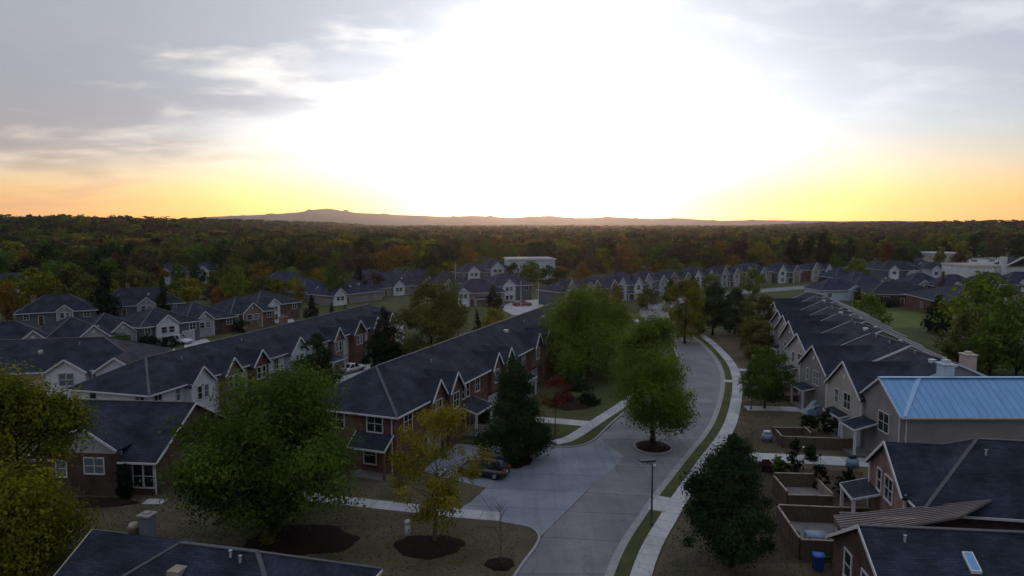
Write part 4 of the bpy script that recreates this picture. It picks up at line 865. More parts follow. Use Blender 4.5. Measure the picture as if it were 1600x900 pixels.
def near_tree(name, label, pos, Rx, z0, h, prof, n, leaf, m, seed, nc=70, cs=.26, r=.25, cat="tree", group=None, limbs=14, hollow=.35, bark="bark", top=.72):
    root = empty(name, (pos[0], pos[1], terrain(*pos))); tag(root, label, cat, group)
    V, F, rn, C, cr = crown_arrays(seed, Rx, z0, h, prof, n, leaf, nc, cs, hollow)
    put("crown", np_mesh("crown", V, F, m, rn), root); trunk_mb(seed, h, r, C, 0, limbs, top, max(.1, z0 / h)).build("trunk", bark, root, True)
    return root
# the trees close to the camera
near_tree("yellow_green_tree", "big yellow-green tree cut off by the left edge of the photo", (-33.8, 45.6), 5.4, 1.0, 13.9, "oval", 69768, 0.133, "leaf_yellowgreen", 3, 46, .40, .36, limbs=24)
near_tree("broad_green_tree", "big rounded green tree in the lower lawn, left of the yellow tree", (-18.5, 51.6), 6.7, 2.5, 12.2, "round", 82080, 0.133, "leaf_green", 8, 62, .34, .34, limbs=26, hollow=.45)
near_tree("thin_yellow_tree", "thin sparse yellow tree in front of the parked dark suv", (-5.8, 50.0), 3.8, 2.3, 10.4, "round", 11500, 0.110, "leaf_yellow", 5, 46, .26, .16, limbs=34, hollow=.3, bark="bark_pale")
near_tree("dark_evergreen_tree", "dark dense pointed tree in the mulch ring right of the dark suv", (.3, 68.3), 4.3, .7, 11.6, "cone", 41040, 0.115, "leaf_dark", 21, 70, .30, .2)
near_tree("island_tree", "tall green tree standing in the round kerbed island of the street", (15.1, 72.6), 5.0, 2.6, 13.6, "oval", 57456, 0.121, "leaf_lime", 12, 64, .34, .3, limbs=20)
near_tree("broad_green_tree", "very broad green tree behind the island tree, left of the street", (12.0, 107), 8.3, 1.5, 13.5, "broad", 49248, 0.173, "leaf_lime", 31, 56, .33, .36, hollow=.5)
near_tree("street_tree", "yellow-green tree on the left of the street at the far curve", (34.6, 137), 4.9, 1.5, 12.6, "oval", 22572, 0.162, "leaf_yellowgreen", 41, 60, .28, .25)
near_tree("dark_tree", "larger of the dark twin trees right of the far curve", (43.2, 147.5), 4.6, 2.2, 11.9, "egg", 18468, 0.162, "leaf_dark", 44, 60, .27, .25)
near_tree("dark_tree", "lower dark tree leaning right of its dark twin by the far curve", (48.6, 149.5), 4.2, 1.0, 10.0, "egg", 16416, 0.162, "leaf_dark", 45, 60, .27, .22)
near_tree("pale_green_tree", "soft olive tree between the dark twins and the stepped roofs", (49.5, 138), 4.0, .8, 10.6, "oval", 14364, 0.162, "leaf_olive", 46, 50, .27, .2)
near_tree("pale_green_tree", "low olive tree below the dark twins beside the stepped townhouses", (44.0, 122), 3.6, .5, 6.6, "round", 12312, 0.150, "leaf_olive", 47, 45, .28, .18)
near_tree("pale_green_tree", "small round green tree beside the far street lamp on the right footway", (32.9, 88.2), 3.2, 1.2, 8.0, "round", 22572, 0.115, "leaf_green", 51, 70, .27, .15)
near_tree("dark_evergreen_tree", "dark dense tree on the right lawn beside the near footway", (15.4, 46.6), 3.25, 1.2, 9.4, "egg", 53352, 0.098, "leaf_dark", 61, 80, .29, .17)
near_tree("narrow_cypress", "narrow dark cypress against the dark brick house", (-33.9, 58.6), .85, .05, 4.6, "cone", 7181, 0.081, "leaf_conifer", 71, 40, .4, .08, limbs=3)
near_tree("dark_evergreen_tree", "dark tree in front of the white-ended row, left of the parked silver car", (-26.5, 92.6), 3.4, .6, 9.2, "egg", 18468, 0.138, "leaf_dark", 72, 70, .25, .2)
near_tree("dark_conifer", "dark conifer between the silver car and the big round olive tree", (-20.4, 109), 3.7, .4, 11.2, "cone", 18468, 0.150, "leaf_conifer", 73, 80, .24, .2)
near_tree("round_tree", "big round olive-green tree behind the brick row", (-13.6, 114), 6.2, 1.0, 13.9, "round", 30780, 0.173, "leaf_olive", 74, 50, .33, .35, hollow=.55)
near_tree("red_tree", "small red-leaved tree on the upper lawn", (4.9, 76.9), 1.9, 3.2, 6.6, "round", 3077, 0.092, "leaf_red", 75, 24, .3, .07, limbs=20)
near_tree("yellow_shrub", "low yellow-leaved shrub beside the trunk of the big rounded green tree", (-18.0, 49.9), .9, .2, 1.3, "round", 1025, 0.069, "leaf_yellow", 76, 14, .4, .03, cat="shrub")

def bare_sapling(label, pos, h, seed):
    rg = random.Random(seed); root = empty("bare_sapling", (pos[0], pos[1], 0)); tag(root, label, "sapling"); b = MB()
    b.tube([(0, 0, -.1), (.03, 0, h * .4), (0, .04, h * .75), (.04, 0, h)], [.045, .035, .02, .008], 6); b.build("trunk", "bark_pale", root)
    br = MB()
    for i in range(26):
        z = h * rg.uniform(.25, .92); a = rg.uniform(0, 6.28); l = h * .33 * (1.15 - z / h) + .15
        p = Vector((0, 0, z)); q = p + Vector((math.cos(a) * l * .6, math.sin(a) * l * .6, l * .75)); br.tube([p, p.lerp(q, .5) + Vector((0, 0, -.03)), q], [.016, .011, .005], 4)
        e = q + Vector((math.cos(a + .7) * l * .25, math.sin(a + .7) * l * .25, l * .3)); br.tube([p.lerp(q, .55), e], [.009, .004], 4)
    br.build("branches", "bark_pale", root)
bare_sapling("leafless sapling in a small mulch ring by the lower-left kerb", (-.8, 47.0), 4.6, 1)
bare_sapling("leafless twiggy sapling behind the dark tree beside the right footway", (19.6, 59.8), 5.2, 2)
bare_sapling("leafless twiggy sapling nearest the far pole lamp by the right footway", (23.6, 66.5), 4.6, 3)

def mulch_ring(label, pos, rx, ry, h=.28, name="mulch_ring", kerb=False, rot=0):
    b = MB(); n = 36; rg = random.Random(int(pos[0] * 7 + pos[1])); root = b
    rings = [(1, 0.02), (.9, .4), (.65, .8), (.3, 1.0)]; k0 = 0
    for fr, hz in rings:
        for j in range(n):
            a = 2 * math.pi * j / n; w = 1 + .07 * math.sin(3 * a + pos[0]) + .05 * math.sin(7 * a + pos[1]) + rg.uniform(-.035, .035)
            b.v.append((rx * fr * w * math.cos(a), ry * fr * w * math.sin(a), h * hz + rg.uniform(-.02, .02) * (fr < 1) + .035))
    for i in range(3):
        for j in range(n): k = (j + 1) % n; b.f.append((i * n + j, i * n + k, (i + 1) * n + k, (i + 1) * n + j))
    b.f.append(tuple(3 * n + j for j in range(n)))
    e = empty(name, (pos[0], pos[1], 0), rot); tag(e, label, "mulch bed"); b.build("mulch", "mulch", e, True)
    # bark chips
    V = []; F = []
    for i in range(140):
        a = rg.uniform(0, 6.28); fr = math.sqrt(rg.random()) * .93; x, y = rx * fr * math.cos(a), ry * fr * math.sin(a); z = h * (1 - fr ** 2.2) + .05; s_ = rg.uniform(.04, .11); t = rg.uniform(0, 6.28)
        k = len(V); V += [(x + s_ * math.cos(t), y + s_ * math.sin(t), z), (x - s_ * .4 * math.sin(t), y + s_ * .4 * math.cos(t), z + .05), (x - s_ * math.cos(t), y - s_ * math.sin(t), z), (x + s_ * .4 * math.sin(t), y - s_ * .4 * math.cos(t), z + .03)]; F.append((k, k + 1, k + 2, k + 3))
    c = MB(); c.v = V; c.f = F; o = c.build("bark_chips", "soil", e); o["kind"] = "stuff"
    if kerb:
        k = MB()
        for j in range(n):
            a0, a1 = 2 * math.pi * j / n, 2 * math.pi * (j + 1) / n
            q = [(r_ * math.cos(a), r_ * math.sin(a) * ry / rx, 0) for a in (a0, a1) for r_ in (rx + .02, rx + .2)]
            k.prism([q[0], q[1], q[3], q[2]], (0, 0, .16))
        k.build("kerb_ring", "kerb", e)
mulch_ring("large dark mulch bed under the big rounded green tree", (-16.0, 50.6), 4.2, 2.6)
mulch_ring("dark mulch ring under the thin yellow tree", (-6.2, 49.6), 2.6, 1.9)
mulch_ring("small mulch ring around the leafless sapling by the kerb", (-.85, 46.8), 1.05, .9)
mulch_ring("round kerbed mulch island in the street under the tall green tree", (15.1, 72.4), 1.85, 2.1, .35, "tree_island", True)
mulch_ring("dark mulch ring under the dark pointed tree by the court", (.2, 68.1), 1.9, 2.0)
mulch_ring("shrubby mulch bed on the upper lawn behind the red tree", (8.0, 90.5), 3.0, 3.4, .4)
mulch_ring("dark mulch bed along the front of the dark brick house", (-36.0, 57.6), 3.6, 1.1)

# shrubs
def shrub(label, pos, rx, h, m, seed, n=900, leaf=.12, prof="round", name="shrub", group=None):
    root = empty(name, (pos[0], pos[1], 0)); tag(root, label, "shrub", group)
    V, F, rn, C, cr = crown_arrays(seed, rx, .02, h, prof, n, leaf, 26, .36, .3); put("crown", np_mesh("crown", V, F, m, rn), root)
    b = MB()
    for k in range(min(8, len(C))): b.tube([(0, 0, -.05), tuple(Vector(C[k]) * .55), tuple(C[k])], [.03, .02, .008], 4)
    b.build("stems", "bark", root)
SH = [("dark clipped shrub beside the blue wheelie bin", (22.8, 46.2), .75, 1.5, "leaf_green"), ("dark upright shrub nearest the small enclosed patio, left of a pair", (27.6, 60.2), .9, 3.4, "leaf_conifer"), ("dark upright shrub nearest the taupe porch, right of a pair", (29.4, 59.0), 1.0, 3.0, "leaf_conifer"),
      ("pointed dark shrub beside the pale walk on the right", (27.2, 64.8), 1.0, 3.6, "leaf_conifer"), ("reddish low shrub at the end of the pale walk", (24.6, 65.2), .8, 1.1, "leaf_maroon"), ("green low shrub behind the reddish one by the pale walk", (25.9, 65.4), .9, 1.3, "leaf_green"),
      ("dark bushy hedge shrub against the taupe wall under the blue roof, left half", (34.0, 77.2), 1.3, 2.2, "leaf_conifer"), ("dark bushy hedge shrub against the taupe wall under the blue roof, right half", (36.4, 77.6), 1.3, 2.6, "leaf_conifer"),
      ("dark round shrub on the bare soil below the long planter wall", (30.4, 68.6), 1.0, 1.4, "leaf_dark"), ("small round green tree-like shrub left of the white van", (-72.8, 127.5), 2.1, 3.4, "leaf_green"),
      ("dark wide shrub in front of the two-storey slate house", (-70.2, 131.5), 3.0, 2.2, "leaf_conifer"), ("dark shrub left of the white van beside the slate house front", (-67.0, 133.5), 1.8, 1.8, "leaf_conifer"), ("dark round shrub by the left part of the upper-lawn mulch bed", (7.0, 91.0), 1.4, 1.5, "leaf_maroon"),
      ("dark blue-green shrub by the right part of the upper-lawn mulch bed", (10.0, 90.0), 1.5, 1.5, "leaf_conifer"), ("low dark shrub beside the front porch of the brick row", (-3.2, 82.0), 1.2, 1.4, "leaf_dark"), ("dark shrub below the broad tree on the upper lawn", (9.5, 98), 2.2, 2.2, "leaf_dark"),
      ("dark hedge in front of the brick and white ranch house", (108, 199), 4.5, 2.0, "leaf_conifer"), ("dark shrub right of the driveway of the tan-gabled house", (-60.0, 152), 2.2, 2.4, "leaf_conifer")]
for i, (lb, p_, rx, h_, m_) in enumerate(SH): shrub(lb, p_, rx, h_, m_, 200 + i, int(700 + 500 * rx), .10 + .03 * rx, "egg" if h_ > 2 * rx else "round")

# mid-distance trees given by their place, top and width in view
TEMPL = {}
def template(prof, v):
    k = (prof, v)
    if k not in TEMPL:
        V, F, rn, C, cr = crown_arrays(900 + v * 13 + len(prof), .5, .13 if prof not in ("cone", "column") else .04, 1.0, prof, 2800, .034, 34, .36, .45)
        TEMPL[k] = (np_mesh("crown", V, F, "leaf_green", rn), trunk_mb(v, 1.0, .022, C * 1.0, 0, 10).mesh("trunk", "bark"))
    return TEMPL[k]
def mid_tree(px, top, wpx, D, prof, m, label, group=None, v=0, name=None, xy=None, h=None, w=None):
    if xy is None:
        x = (px - 800) / FPX * D; y = D; h = CAM_H - (top - 349) * D / FPX - terrain(x, y); w = wpx * D / FPX
    else: x, y = xy
    nm = name or {"cone": "conifer_tree", "column": "columnar_tree"}.get(prof, "leafy_tree")
    root = empty(nm, (x, y, terrain(x, y)), v * 1.7 + px * .37); root.scale = (w, w, h); tag(root, label, "tree", group)
    cm, tm = template(prof, v % 4)
    c = put("crown", cm, root); c.material_slots[0].link = "OBJECT"; c.material_slots[0].material = MATS[m]; put("trunk", tm, root)
MT = [(4, 441, 42, 168, "round", "leaf_ochre", "orange-yellow tree at the far left edge above the roofs"), (58, 421, 82, 178, "round", "leaf_yellowgreen", "wide yellow-green tree beside the orange one at far left"), (108, 417, 74, 182, "round", "leaf_olive", "olive tree between the wide yellow-green tree and the dark conifer at left"),
      (160, 411, 54, 172, "cone", "leaf_conifer", "broad dark conifer above the left roofs"), (213, 418, 56, 190, "round", "leaf_olive", "round olive tree right of the broad dark conifer"), (251, 437, 25, 172, "column", "leaf_conifer", "narrow dark tree left of the round yellow tree"),
      (289, 437, 54, 192, "round", "leaf_yellow", "round yellow tree above the left roofs"), (367, 420, 46, 205, "oval", "leaf_lime", "bright lime tree beside the brick house with white gables"), (406, 432, 42, 205, "round", "leaf_olive", "olive tree right of the bright lime tree"), (340, 450, 34, 200, "round", "leaf_ochre", "rusty low tree between the yellow and the lime tree"),
      (128, 366, 32, 430, "oval", "leaf_yellow", "yellow tree top standing out of the left woods"), (274, 373, 46, 400, "round", "leaf_lime", "lime tree top standing out of the left woods"), (100, 378, 22, 330, "cone", "leaf_conifer", "dark conifer spire in the left woods below the yellow tree top"), (45, 366, 46, 420, "round", "leaf_olive", "olive tree top at the upper left woods edge"),
      (311, 368, 24, 330, "column", "leaf_dark", "dark columnar tree right of the lime tree top"), (452, 402, 34, 300, "round", "leaf_yellow", "yellow tree in the woods above the blue-grey roof"), (494, 421, 28, 232, "column", "leaf_ochre", "narrow orange tree left of the tall green tree"),
      (524, 395, 44, 206, "column", "leaf_green", "tall green columnar tree above the row roofs"), (561, 412, 32, 216, "cone", "leaf_conifer", "dark conifer right of the tall green tree"), (568, 373, 42, 350, "round", "leaf_dark", "dark round tree top behind the tall green tree"),
      (620, 385, 66, 290, "round", "leaf_ochre", "large ochre tree in the middle woods"), (682, 382, 60, 300, "round", "leaf_dark", "large dark tree right of the ochre one in the middle woods"), (735, 389, 36, 312, "oval", "leaf_ochre", "orange tree above the small white-gabled house"),
      (485, 458, 30, 165, "cone", "leaf_conifer", "dark cypress beside the framed porch bay"), (516, 470, 18, 158, "cone", "leaf_dark", "small dark cone right of the cypress, above the row roof"), (538, 474, 18, 158, "cone", "leaf_dark", "second small dark cone right of the cypress, above the row roof"), (367, 483, 30, 160, "column", "leaf_conifer", "dark cypress between the tan-gabled house and the narrow-windowed one"),
      (706, 437, 32, 165, "column", "leaf_green", "dark green column tree right of the big round tree"), (745, 480, 22, 132, "cone", "leaf_conifer", "small black-green cone left of the yellow shrub"), (773, 446, 32, 172, "egg", "leaf_conifer", "dark egg-shaped tree left of the slate house with arches"),
      (770, 484, 46, 142, "round", "leaf_yellow", "low yellow tree just above the brick row roof"), (830, 410, 48, 262, "round", "leaf_green", "green tree in front of the flat-roofed building"), (862, 418, 48, 255, "round", "leaf_dark", "darker green tree right of the one before the flat-roofed building"), (911, 411, 36, 290, "column", "leaf_ochre", "ochre tree left of the violet street roofs"),
      (980, 402, 52, 322, "round", "leaf_ochre", "ochre tree behind the far street houses"), (1040, 379, 70, 365, "round", "leaf_green", "large green tree at the woods edge behind the far street, left of two"), (1085, 380, 70, 360, "round", "leaf_dark", "large dark green tree at the woods edge behind the far street, right of two"),
      (1189, 379, 38, 335, "oval", "leaf_yellow", "orange-yellow tree standing out behind the far street"), (1240, 366, 32, 335, "egg", "leaf_conifer", "left of the three tall dark pines behind the far street"), (1263, 363, 32, 330, "egg", "leaf_conifer", "middle of the three tall dark pines behind the far street"), (1288, 360, 30, 330, "egg", "leaf_conifer", "right and tallest of the three tall dark pines behind the far street"),
      (1049, 432, 30, 205, "cone", "leaf_dark", "small dark cone tree before the far street houses"), (1178, 421, 38, 228, "round", "leaf_lime", "round green tree by the bend of the far street"), (1337, 407, 40, 268, "round", "leaf_lime", "bushy green roadside tree on the right"), (1385, 381, 36, 345, "oval", "leaf_red", "rust-red tree left of the distant buildings"),
      (1471, 457, 54, 150, "cone", "leaf_conifer", "tall dark cone tree behind the stepped roofs on the right"), (1366, 461, 60, 150, "round", "leaf_lime", "bright lime bush-like tree behind the stepped roofs"), (1545, 434, 130, 128, "round", "leaf_lime", "big yellow-green tree at the right edge"), (1600, 470, 110, 108, "round", "leaf_green", "dark green tree cut by the right edge"),
      (1505, 492, 70, 118, "round", "leaf_olive", "olive tree at the foot of the big right-edge tree"), (1560, 505, 90, 108, "round", "leaf_green", "low green tree below the big right-edge tree"), (1474, 424, 18, 195, "column", "leaf_brown", "brown columnar tree behind the tall dark cone on the right"), (1316, 478, 24, 162, "egg", "leaf_conifer", "dark bush before the pale blue low house"),
      (1345, 447, 16, 190, "cone", "leaf_conifer", "small dark cone right of the pale blue low house"), (1410, 388, 30, 330, "round", "leaf_dark", "dark tree right of the rust-red tree"), (1500, 392, 24, 310, "round", "leaf_brown", "brown tree between the tan warehouse and the white shop"), (770, 400, 44, 330, "round", "leaf_olive", "olive tree above the pale-blue gable"), (885, 392, 30, 340, "round", "leaf_brown", "brown tree right of the flat-roofed building"),
      (1013, 452, 44, 192, "round", "leaf_olive", "olive tree at the far street bend, left of the yellow-green street tree"), (928, 442, 30, 205, "round", "leaf_green", "green tree before the far street house with the grey porch"), (1112, 428, 28, 240, "round", "leaf_lime", "small lime tree in front of the far street above the dark twin trees"), (1085, 432, 22, 232, "egg", "leaf_dark", "small dark tree in front of the far street, left of the small lime one"), (965, 447, 22, 208, "round", "leaf_yellowgreen", "small yellow-green tree before the twin pale gables of the far street"), (430, 436, 34, 200, "round", "leaf_yellowgreen", "yellow-green bush left of the blue-grey roof"), (462, 439, 30, 192, "round", "leaf_yellow", "yellow bush in front of the blue-grey roof"), (185, 395, 40, 260, "round", "leaf_brown", "brown tree above the broad dark conifer"), (20, 392, 40, 280, "round", "leaf_olive", "olive tree behind the orange one at far left")]
for i, t in enumerate(MT): mid_tree(*t, v=i)

# garden trees that fill the ground between the far houses
rg = random.Random(31)
GT = []
for a, b_, d0, d1, t0, t1, st, side in ((-10, 250, 192, 225, 428, 446, 26, "left"), (225, 480, 205, 235, 428, 444, 25, "left"), (470, 720, 225, 262, 410, 436, 26, "centre-left"), (700, 900, 268, 300, 404, 420, 24, "centre"), (-10, 260, 232, 262, 405, 424, 27, "left"), (280, 480, 245, 272, 404, 424, 27, "left"), (930, 1330, 312, 335, 398, 412, 30, "right"), (1390, 1510, 360, 400, 384, 398, 26, "right")):
    px = a
    while px < b_:
        GT.append((px + rg.uniform(-6, 6), rg.uniform(t0, t1), rg.uniform(34, 58) * 200 / d0, rg.uniform(d0, d1), rg.choice(["round", "oval", "round", "egg"]), rg.choice(["leaf_olive", "leaf_olive", "leaf_green", "leaf_yellowgreen", "leaf_brown", "leaf_dark", "leaf_ochre", "leaf_lime"]), side)); px += st * rg.uniform(.8, 1.3)
GD = {"leaf_olive": "olive", "leaf_green": "green", "leaf_yellowgreen": "yellow-green", "leaf_brown": "brown", "leaf_dark": "dark green", "leaf_ochre": "ochre", "leaf_lime": "lime-green"}
for i, t in enumerate(GT):
    mid_tree(*t[:6], f"{GD[t[5]]} garden tree among the {t[6]} background houses", f"garden trees among the {t[6]} background houses", i, "garden_tree")
# woods: the nearest edge as single trees, the mass behind as one stand per colour
rg = random.Random(77)
def wood_start(px):
    for a, d in ((120, 235), (260, 245), (420, 275), (560, 285), (700, 315), (900, 345), (1010, 335), (1120, 350), (1310, 345), (1400, 420), (3000, 470)):
        if px < a: return d
WK = [("leaf_olive", 30), ("leaf_brown", 24), ("leaf_dark", 14), ("leaf_green", 16), ("leaf_maroon", 5), ("leaf_ochre", 8), ("leaf_conifer", 8), ("leaf_yellowgreen", 7)]
WKn = [k for k, w in WK for _ in range(w)]
WD = {"leaf_olive": "olive", "leaf_brown": "brown", "leaf_dark": "dark green", "leaf_green": "green", "leaf_maroon": "maroon", "leaf_ochre": "ochre", "leaf_conifer": "blackish-green", "leaf_yellowgreen": "yellow-green"}
cnt = 0
for ring in range(4):
    px = -70
    while px < 1680 and cnt < 230:
        D = wood_start(px) + ring * 21 + rg.uniform(-8, 8); w = rg.uniform(10, 18); step = w * .95 / D * FPX
        x = (px - 800) / FPX * D; m = rg.choice(WKn); prof = rg.choice(["cone", "egg"]) if m == "leaf_conifer" else rg.choice(["round", "oval", "round"])
        if ring < 3 or px < 700:
            side = "left" if px < 560 else "middle" if px < 1010 else "right"
            mid_tree(px, 0, 0, D, prof, m, f"{WD[m]} {'pine' if m == 'leaf_conifer' else 'tree'} in the front rows of the {side} woods", f"front rows of the {side} woods", rg.randrange(4), "woodland_tree", (x, D), rg.uniform(9.5, 16) * (1.1 if m == "leaf_conifer" else 1), w); cnt += 1
        px += step * rg.uniform(.8, 1.25)
LOW = {}
for prof in ("round", "oval", "cone"):
    for v in range(3): LOW[prof, v] = crown_arrays(400 + v, .5, .12, 1.0, prof, 190 if prof != "cone" else 120, .095, 16, .34, .5)[:2]
LOW2 = {}
for prof in ("round", "oval", "cone"):
    for v in range(3): LOW2[prof, v] = crown_arrays(500 + v, .5, .12, 1.0, prof, 46, .16, 9, .4, .5)[:2]
acc = {k: ([], []) for k in [k for k, _ in WK] + ["leaf_lime", "leaf_yellow"]}; WD.update(leaf_lime="lime-green", leaf_yellow="yellow")
D = 300.0
while D < 4200:
    px = -90.0; stp = max(13, .0125 * D)
    while px < 1690:
        ds = wood_start(px) + 80
        if D > ds:
            x = (px - 800) / FPX * D + rg.uniform(-3, 3); y = D + rg.uniform(-.5, .5) * .03 * D; m = rg.choice(WKn)
            if D < 620 and rg.random() < .16: m = rg.choice(["leaf_lime", "leaf_yellow", "leaf_yellowgreen"])
            if D > 900 and m in ("leaf_yellowgreen", "leaf_ochre") and rg.random() < .6: m = "leaf_brown"
            clump = .5 + .5 * math.sin(x * .021 + 1.3) * math.sin(y * .013 + .4)
            if rg.random() < .35: m = "leaf_brown" if clump > .55 else "leaf_dark" if clump < .35 else m
            prof = "cone" if m == "leaf_conifer" and rg.random() < .6 else rg.choice(["round", "oval"])
            V, F = (LOW if D < 900 else LOW2)[prof, rg.randrange(3)]
            h = rg.uniform(9.5, 15.5) * (1.15 if prof == "cone" else 1); w = stp * rg.uniform(1.05, 1.6) * (.7 if prof == "cone" else 1); a = rg.uniform(0, 6.28); c, s_ = math.cos(a) * w, math.sin(a) * w
            Q = np.stack([V[:, 0] * c - V[:, 1] * s_ + x, V[:, 0] * s_ + V[:, 1] * c + y, V[:, 2] * h + terrain(x, y)], 1)
            if not (650 < (x / y * FPX + 800) < 692 and 680 < y < 1000): (acc[m][0].append(Q), acc[m][1].append(np.clip(rg.random() * .75 + np.random.default_rng(int((px + 200) * 7 + D)).random(len(V) // 4) * .25, 0, 1)))
        px += stp / D * FPX * rg.uniform(.85, 1.2)
    D *= 1.028 if D < 900 else 1.036
for k in acc:
    if acc[k][0]:
        V = np.concatenate(acc[k][0]); F = np.arange(len(V)).reshape(-1, 4)
        tag(put("woods", np_mesh("woods", V, F, k, np.concatenate(acc[k][1]))), f"{WD[k]} trees of the distant woods up to the horizon", "woods", kind="stuff")
# dark leaf litter under the woods
# fallen leaves and grass tufts on the near lawns
def scatter(name, label, cat, n, seed, area, size, m, upright=False, z=.03):
    g = np.random.default_rng(seed); P = []
    while len(P) < n:
        x, y = area(g)
        P.append((x, y))
    P = np.array(P); a = g.random(n) * 6.283; s_ = size * (.5 + g.random(n)); c, q = np.cos(a) * s_, np.sin(a) * s_; Z = np.full(n, z)
    if upright: V = np.stack([np.stack([P[:, 0] - c, P[:, 1] - q, Z], 1), np.stack([P[:, 0] + c, P[:, 1] + q, Z], 1), np.stack([P[:, 0] + c * 1.5 + g.normal(size=n) * .03, P[:, 1] + q * 1.5 + g.normal(size=n) * .03, Z + s_ * .8], 1), np.stack([P[:, 0] - c * 1.3, P[:, 1] - q * 1.3, Z + s_ * .9], 1)], 1)
    else: V = np.stack([np.stack([P[:, 0] - c, P[:, 1] - q, Z], 1), np.stack([P[:, 0] + q * .6, P[:, 1] - c * .6, Z + s_ * .35], 1), np.stack([P[:, 0] + c, P[:, 1] + q, Z + .01], 1), np.stack([P[:, 0] - q * .6, P[:, 1] + c * .6, Z + s_ * .2], 1)], 1)
    tag(put(name, np_mesh(name, V.reshape(-1, 3), np.arange(n * 4).reshape(-1, 4), m, g.random(n))), label, cat, kind="stuff")
def in_low_lawn(x, y):
    return y < 62 and x < -1.2 + max(0, min(1, (y - 40) / 12)) * 2.2 - max(0, (44 - y)) * .33 and not (abs(y - (54.8 - .262 * (x + .95))) < 1.05) and not (x > -4.8 and y > 53) and x < -3.5 + max(0, 56 - y) * 2
def low_area(g):
    while True:
        x, y = g.uniform(-44, 1.5), g.uniform(37, 64)
        if in_low_lawn(x, y): return x, y
def right_area(g):
    while True:
        x, y = g.uniform(9, 33), g.uniform(42, 92)
        if x > np.interp(y, [42, 45.5, 55.5, 66, 73, 83, 94], [8.6, 10, 14.1, 19.6, 23.4, 28.2, 32.4]) and x < 20 + (y - 45) * .32: return x, y
def under(cx, cy, r):
    def f(g):
        while True:
            x, y = cx + g.normal() * r, cy + g.normal() * r
            if in_low_lawn(x, y): return x, y
    return f
leaf_mat("turf_blade", (0.110, 0.098, 0.060), (0.210, 0.175, 0.115), 0.45, 0.15)
scatter("grass_tufts", "short dry grass tufts of the lower left lawn", "grass", 15000, 1, low_area, .05, "turf_blade", True, .012)
scatter("grass_tufts", "short dry grass tufts of the lawn right of the footway", "grass", 9000, 2, right_area, .05, "turf_blade", True, .010)
scatter("fallen_leaves", "yellow-green leaves fallen under the left edge tree", "leaves", 900, 3, under(-32, 45, 5), .09, "leaf_yellowgreen")
scatter("fallen_leaves", "yellow leaves fallen under the thin yellow tree", "leaves", 700, 4, under(-6, 49, 3), .08, "leaf_yellow")
scatter("fallen_leaves", "brown leaves fallen under the big rounded green tree", "leaves", 700, 5, under(-18, 50, 5), .09, "leaf_brown")
# ------------------------------------------------------------------ hills
RID = [(150, 347), (260, 344), (330, 339), (400, 335.5), (440, 334), (470, 332), (495, 328), (515, 326), (535, 329), (560, 332), (585, 333), (610, 335), (650, 337), (700, 339), (740, 336.5), (765, 337.5), (800, 340), (835, 338), (862, 337.3), (890, 340.5), (925, 340), (955, 338.3), (985, 340.5), (1020, 342), (1060, 340.8), (1085, 342.5), (1120, 344.5), (1180, 343.5), (1250, 345), (1320, 345.5), (1400, 345), (1480, 347), (1600, 348)]
def ridge_h(px):
    for (a, ya), (b, yb) in zip(RID, RID[1:]):
        if a <= px <= b: return ya + (yb - ya) * (px - a) / (b - a)
    return 348.0
hx = [150 + i * 7.25 for i in range(201)]; DH = 9500.0; V = []; rows = [(-1600, 0.0), (-1100, .22), (-700, .55), (-350, .86), (0, 1.0), (500, .7), (1200, 0.0)]
for dy, f in rows:
    for px in hx:
        x = (px - 800) / FPX * DH; z = CAM_H + (349 - ridge_h(px)) * DH / FPX
        wob = 1 + .18 * math.sin(px * .11 + dy * .004) + .10 * math.sin(px * .31 + dy * .01)
        V.append((x * (1 + dy / DH), DH + dy, z * f * (wob if f < 1 else 1 + .03 * math.sin(px * .9)) - 4 * (f == 0)))
n = len(hx); F = [(j * n + i, j * n + i + 1, (j + 1) * n + i + 1, (j + 1) * n + i) for j in range(len(rows) - 1) for i in range(n - 1)]
mat("hill", (0.040, 0.042, 0.036), 0.95, (0.028, 0.030, 0.028), 0.004, 6, spec=0.1)
ho = put("hills", np_mesh("hills", np.array(V), np.array(F), "hill")); tag(ho, kind="structure"); ho.data.polygons.foreach_set("use_smooth", [True] * len(F))
